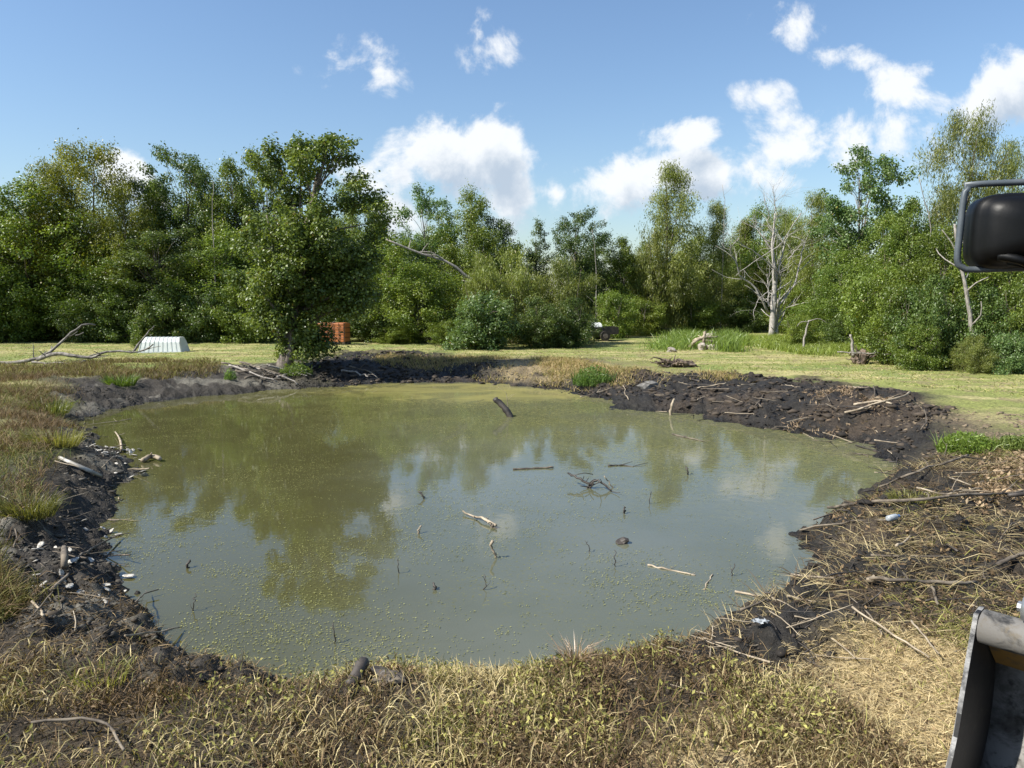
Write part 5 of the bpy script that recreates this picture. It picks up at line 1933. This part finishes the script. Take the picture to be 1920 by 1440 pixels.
M_BSHELL = mat_worn('worn_bucket_steel', (.10, .093, .083), (.30, .29, .275), (.030, .027, .023), .4, .6, .12)
M_BSIDE = mat_worn('black_shaded_steel', (.012, .0115, .011), (.045, .045, .045), (.035, .03, .024), .55, .75)  # black of the arm; the side plates' inner shade is put into it
M_BTUBE = mat_worn('muddy_tube_steel', (.025, .024, .022), (.17, .16, .145), (.14, .115, .08), .42, .58, .12)
M_YELLOW = mat_worn('faded_yellow_paint', (.20, .11, .02), (.12, .085, .045), (.06, .05, .04), .5, .7)
M_CHROME = mat_plain('dull_pin_steel', (.35, .36, .36), (.55, .56, .56), 4, .35, .8, bump=.05)
M_EDGE = mat_plain('worn_sunlit_edge', (.03, .03, .03), (.26, .255, .245), 16, .5, .1, bump=.3, contrast=(.3, .6))


def bucket():
    e = empty('excavator_bucket', (2.35, 3.72, 0.0), math.radians(-49))
    W = .95
    # outline in local (y, z): open front from the tube down to the cutting edge, then round the back
    back = [(0.02, 1.10), (.12, 1.06), (.21, .94), (.26, .76), (.26, .56), (.21, .36), (.10, .20), (-.06, .10), (-.30, .06), (-.60, .05)]
    P3 = smooth_path([(0, a, c) for a, c in back], 22)
    prof = [(q[1], q[2]) for q in P3]
    V, F = [], []
    for y, z in prof:
        V += [(0.012, y, z), (W - .022, y, z)]
    for i in range(len(prof) - 1):
        F.append((2 * i, 2 * i + 1, 2 * i + 3, 2 * i + 2))
    o = link('shell', poly_mesh('shell', V, F, M_BSHELL, True), e)
    so = o.modifiers.new('thick', 'SOLIDIFY')
    so.thickness = .018
    so.offset = 1
    for x, nm in ((0, 0), (W - .028, 1)):
        front = [(-.60, .05), (-.60, .11), (-.43, .22), (-.25, .50), (-.17, .76), (-.09, 1.02), (-.05, 1.13), (0.02, 1.14)]
        ring = prof + front[1:]
        n = len(ring)
        V = [(x, y, z) for y, z in ring] + [(x + .020, y, z) for y, z in ring]
        F = [tuple(range(n)), tuple(range(2 * n - 1, n - 1, -1))] + [(i, (i + 1) % n, n + (i + 1) % n, n + i) for i in range(n)]
        sp = link('side_plate', poly_mesh('side_plate', V, F, M_BSIDE), e)
        # paler strip along the open front: the sunlit edge put into the colour
        V, F = [], []
        st = smooth_path([(0, a, c) for a, c in front[1:]], 16)
        for q in st:
            V += [(x - .003, q[1] - .004, q[2] + .002), (x + .019, q[1] - .004, q[2] + .002), (x - .003, q[1] + .012, q[2]), (x + .019, q[1] + .012, q[2])]
        for i in range(15):
            a = 4 * i
            for j, k in ((0, 1), (1, 3), (3, 2), (2, 0)):
                F.append((a + j, a + k, a + 4 + k, a + 4 + j))
        link('side_edge', poly_mesh('side_edge', V, F, M_EDGE), sp)
    v, f = tube([(np.array([[.03, -.02, 1.06], [W * .5, -.02, 1.06], [W - .03, -.02, 1.06]]), [.085] * 3)], 20)
    link('torque_tube', poly_mesh('torque_tube', v, f, M_BTUBE, True), e)
    # yellow gusset plate behind the tube
    V = [(.03, .05, .985), (W - .03, .05, .985), (W - .03, .235, .80), (.03, .235, .80)]
    o = link('gusset', poly_mesh('gusset', V, [(0, 1, 2, 3)], M_YELLOW), e)
    o.modifiers.new('thick', 'SOLIDIFY').thickness = .015
    v, f = box_vf(W / 2, -.64, .065, W + .02, .16, .03)
    bevelled(link('cutting_edge', poly_mesh('cutting_edge', v, f, M_EDGE), e), .006)
    for i in range(4):
        x = .1 + i * (W - .2) / 3
        V = [(x - .05, -.66, .04), (x + .05, -.66, .04), (x + .05, -.66, .11), (x - .05, -.66, .11), (x - .03, -.86, .05), (x + .03, -.86, .05), (x + .03, -.86, .065), (x - .03, -.86, .065)]
        link('tooth', poly_mesh('tooth', V, [(0, 1, 5, 4), (3, 7, 6, 2), (0, 4, 7, 3), (1, 2, 6, 5), (4, 5, 6, 7), (0, 3, 2, 1)], M_BTUBE), e)
    # ears that carry the pins, above the tube
    for x in (.30, .58):
        ring = [(-.16, 1.05), (.16, 1.03), (.20, 1.16), (.10, 1.28), (-.02, 1.30), (-.12, 1.22)]
        n = len(ring)
        V = [(x, y, z) for y, z in ring] + [(x + .04, y, z) for y, z in ring]
        F = [tuple(range(n)), tuple(range(2 * n - 1, n - 1, -1))] + [(i, (i + 1) % n, n + (i + 1) % n, n + i) for i in range(n)]
        bevelled(link('ear', poly_mesh('ear', V, F, M_BSIDE), e), .008)
    v, f = tube([(np.array([[.20, -.02, 1.21], [.25, -.02, 1.21], [.45, -.02, 1.21], [.70, -.02, 1.21]]), [.062, .066, .066, .066])], 18)
    pin = link('pin', poly_mesh('pin', v, f, M_CHROME, True), e)
    v, f = tube([(np.array([[.175, -.02, 1.21], [.20, -.02, 1.21]]), [.026, .026])], 8)
    link('pin_bolt', poly_mesh('pin_bolt', v, f, M_CHROME), pin)
    # stick of the arm rising from the pins
    V, F = [], []
    ring = [(-.10, 1.16), (.10, 1.16), (.30, 2.0), (.42, 3.3), (.02, 3.3), (-.08, 2.0)]
    n = len(ring)
    for x in (.345, .575):
        V += [(x, y, z) for y, z in ring]
    F = [tuple(range(n)), tuple(range(2 * n - 1, n - 1, -1))] + [(i, (i + 1) % n, n + (i + 1) % n, n + i) for i in range(n)]
    bevelled(link('dipper_arm', poly_mesh('dipper_arm', V, F, M_BSIDE), e), .02)
    v, f = tube([(np.array([[.275, -.02, 1.23], [.285, .02, 1.5], [.29, .06, 1.75]]), [.03, .03, .03])], 8)
    link('link_arm', poly_mesh('link_arm', v, f, M_BSIDE), e)
    tag(e, 'worn dark and yellow excavator bucket at the lower right corner', 'bucket')


bucket()

M_MIRROR = mat_plain('black_mirror_plastic', (.002, .002, .002), (.005, .005, .0045), 9, .45, bump=.06, spec=.25)
M_GUARD = mat_plain('grey_guard_paint', (.07, .085, .095), (.12, .135, .145), 8, .45, .2, bump=.05)
M_CABIN_REFL = mat_plain('cabin_reflection_tint', (.40, .20, .12), (.62, .36, .24), 12, .5, .3, bump=.1)


def mirror():
    D = 2.0
    a = at(1937, 431, D)
    e = empty('side_mirror', (a[0], a[1], a[2]), math.radians(-14))
    s = D / F_PX * 0.97
    hw, hh = 108 * s, 70 * s
    # housing: rounded-rectangle shells swelling towards the viewer
    V, F = [], []
    ns = 40
    rings = [(1.0, .05), (1.0, .0), (.985, -.018), (.93, -.032), (.89, -.036), (.86, -.052), (.70, -.072), (.45, -.083), (.2, -.087)]
    for k, y in rings:
        for i in range(ns):
            t = 2 * math.pi * i / ns
            c, sn = math.cos(t), math.sin(t)
            x = math.copysign(abs(c) ** .42, c) * hw * k
            z = math.copysign(abs(sn) ** .42, sn) * hh * k
            z = z * (1 - .06 * (x / hw)) + .06 * hh * (x / hw)
            V.append((x, y, z))
    for r_ in range(len(rings) - 1):
        for i in range(ns):
            j = (i + 1) % ns
            F.append((r_ * ns + i, r_ * ns + j, (r_ + 1) * ns + j, (r_ + 1) * ns + i))
    F.append(tuple(range((len(rings) - 1) * ns, len(rings) * ns)))
    link('housing', poly_mesh('housing', V, F, M_MIRROR, True), e)
    V = [(math.copysign(abs(math.cos(2 * math.pi * i / ns)) ** .42, math.cos(2 * math.pi * i / ns)) * hw * .96, .052, math.copysign(abs(math.sin(2 * math.pi * i / ns)) ** .42, math.sin(2 * math.pi * i / ns)) * hh * .95) for i in range(ns)]
    gm = mat_plain('mirror_glass', (.8, .8, .8), (.8, .8, .8), 1, .03, 1.0, bump=0)
    link('glass', poly_mesh('glass', V, [tuple(range(ns))], gm), e)
    # guard hoop of bent tube
    X0, X1, ZT, ZB = -122 * s, 160 * s, 90 * s, -74 * s
    c = 16 * s
    pts = [(X1, 0, ZT), (X0 + c * 1.6, 0, ZT - .002), (X0 + c * .4, 0, ZT - c * .5), (X0, 0, ZT - c * 1.6), (X0 - .004, 0, 0), (X0 - .006, 0, ZB + c), (X0 + c * .4, 0, ZB + c * .25), (X0 + c * 1.4, 0, ZB), (0, 0, ZB + .003), (X1, 0, ZB + .006), (X1 + .01, 0, ZB - 1.0), (X1 + .01, 0, -a[2] + 0.0)]
    v, f = tube([(smooth_path(pts[:10], 60), np.full(60, 6.2 * s))], 10)
    link('guard_hoop', poly_mesh('guard_hoop', v, f, M_GUARD, True), e)
    v, f = tube([(np.array([(X1, 0, ZT + .02), (X1, 0, 0), (X1, 0, ZB), (X1, 0, -1.0), (X1, 0, -a[2])]), [.018] * 5)], 10)
    link('mount_post', poly_mesh('mount_post', v, f, M_GUARD, True), e)
    v, f = tube([(smooth_path([(-68 * s, -.055, -50 * s), (-40 * s, -.075, -58 * s), (-12 * s, -.07, -70 * s), (20 * s, -.05, -73 * s)], 12), np.linspace(.013, .008, 12)),
                 (smooth_path([(-52 * s, -.05, -63 * s), (-30 * s, -.06, -68 * s), (-8 * s, -.06, -72 * s), (X1, 0, -70 * s)], 12), np.full(12, .006))], 8)
    link('bracket', poly_mesh('bracket', v, f, M_MIRROR, True), e)
    v, f = tube([(smooth_path([(-22 * s, -.088, -47 * s), (-20 * s, -.092, -58 * s), (-12 * s, -.085, -66 * s), (8 * s, -.08, -69 * s), (60 * s, -.06, -70 * s)], 14), np.linspace(.008, .007, 14))], 8)  # reflection of a cabin hose, built as an added solid rod
    link('cabin_reflection_rod', poly_mesh('cabin_reflection_rod', v, f, M_CABIN_REFL, True), e)
    tag(e, 'black rear-view mirror in a grey tube guard at the right edge', 'mirror')


mirror()
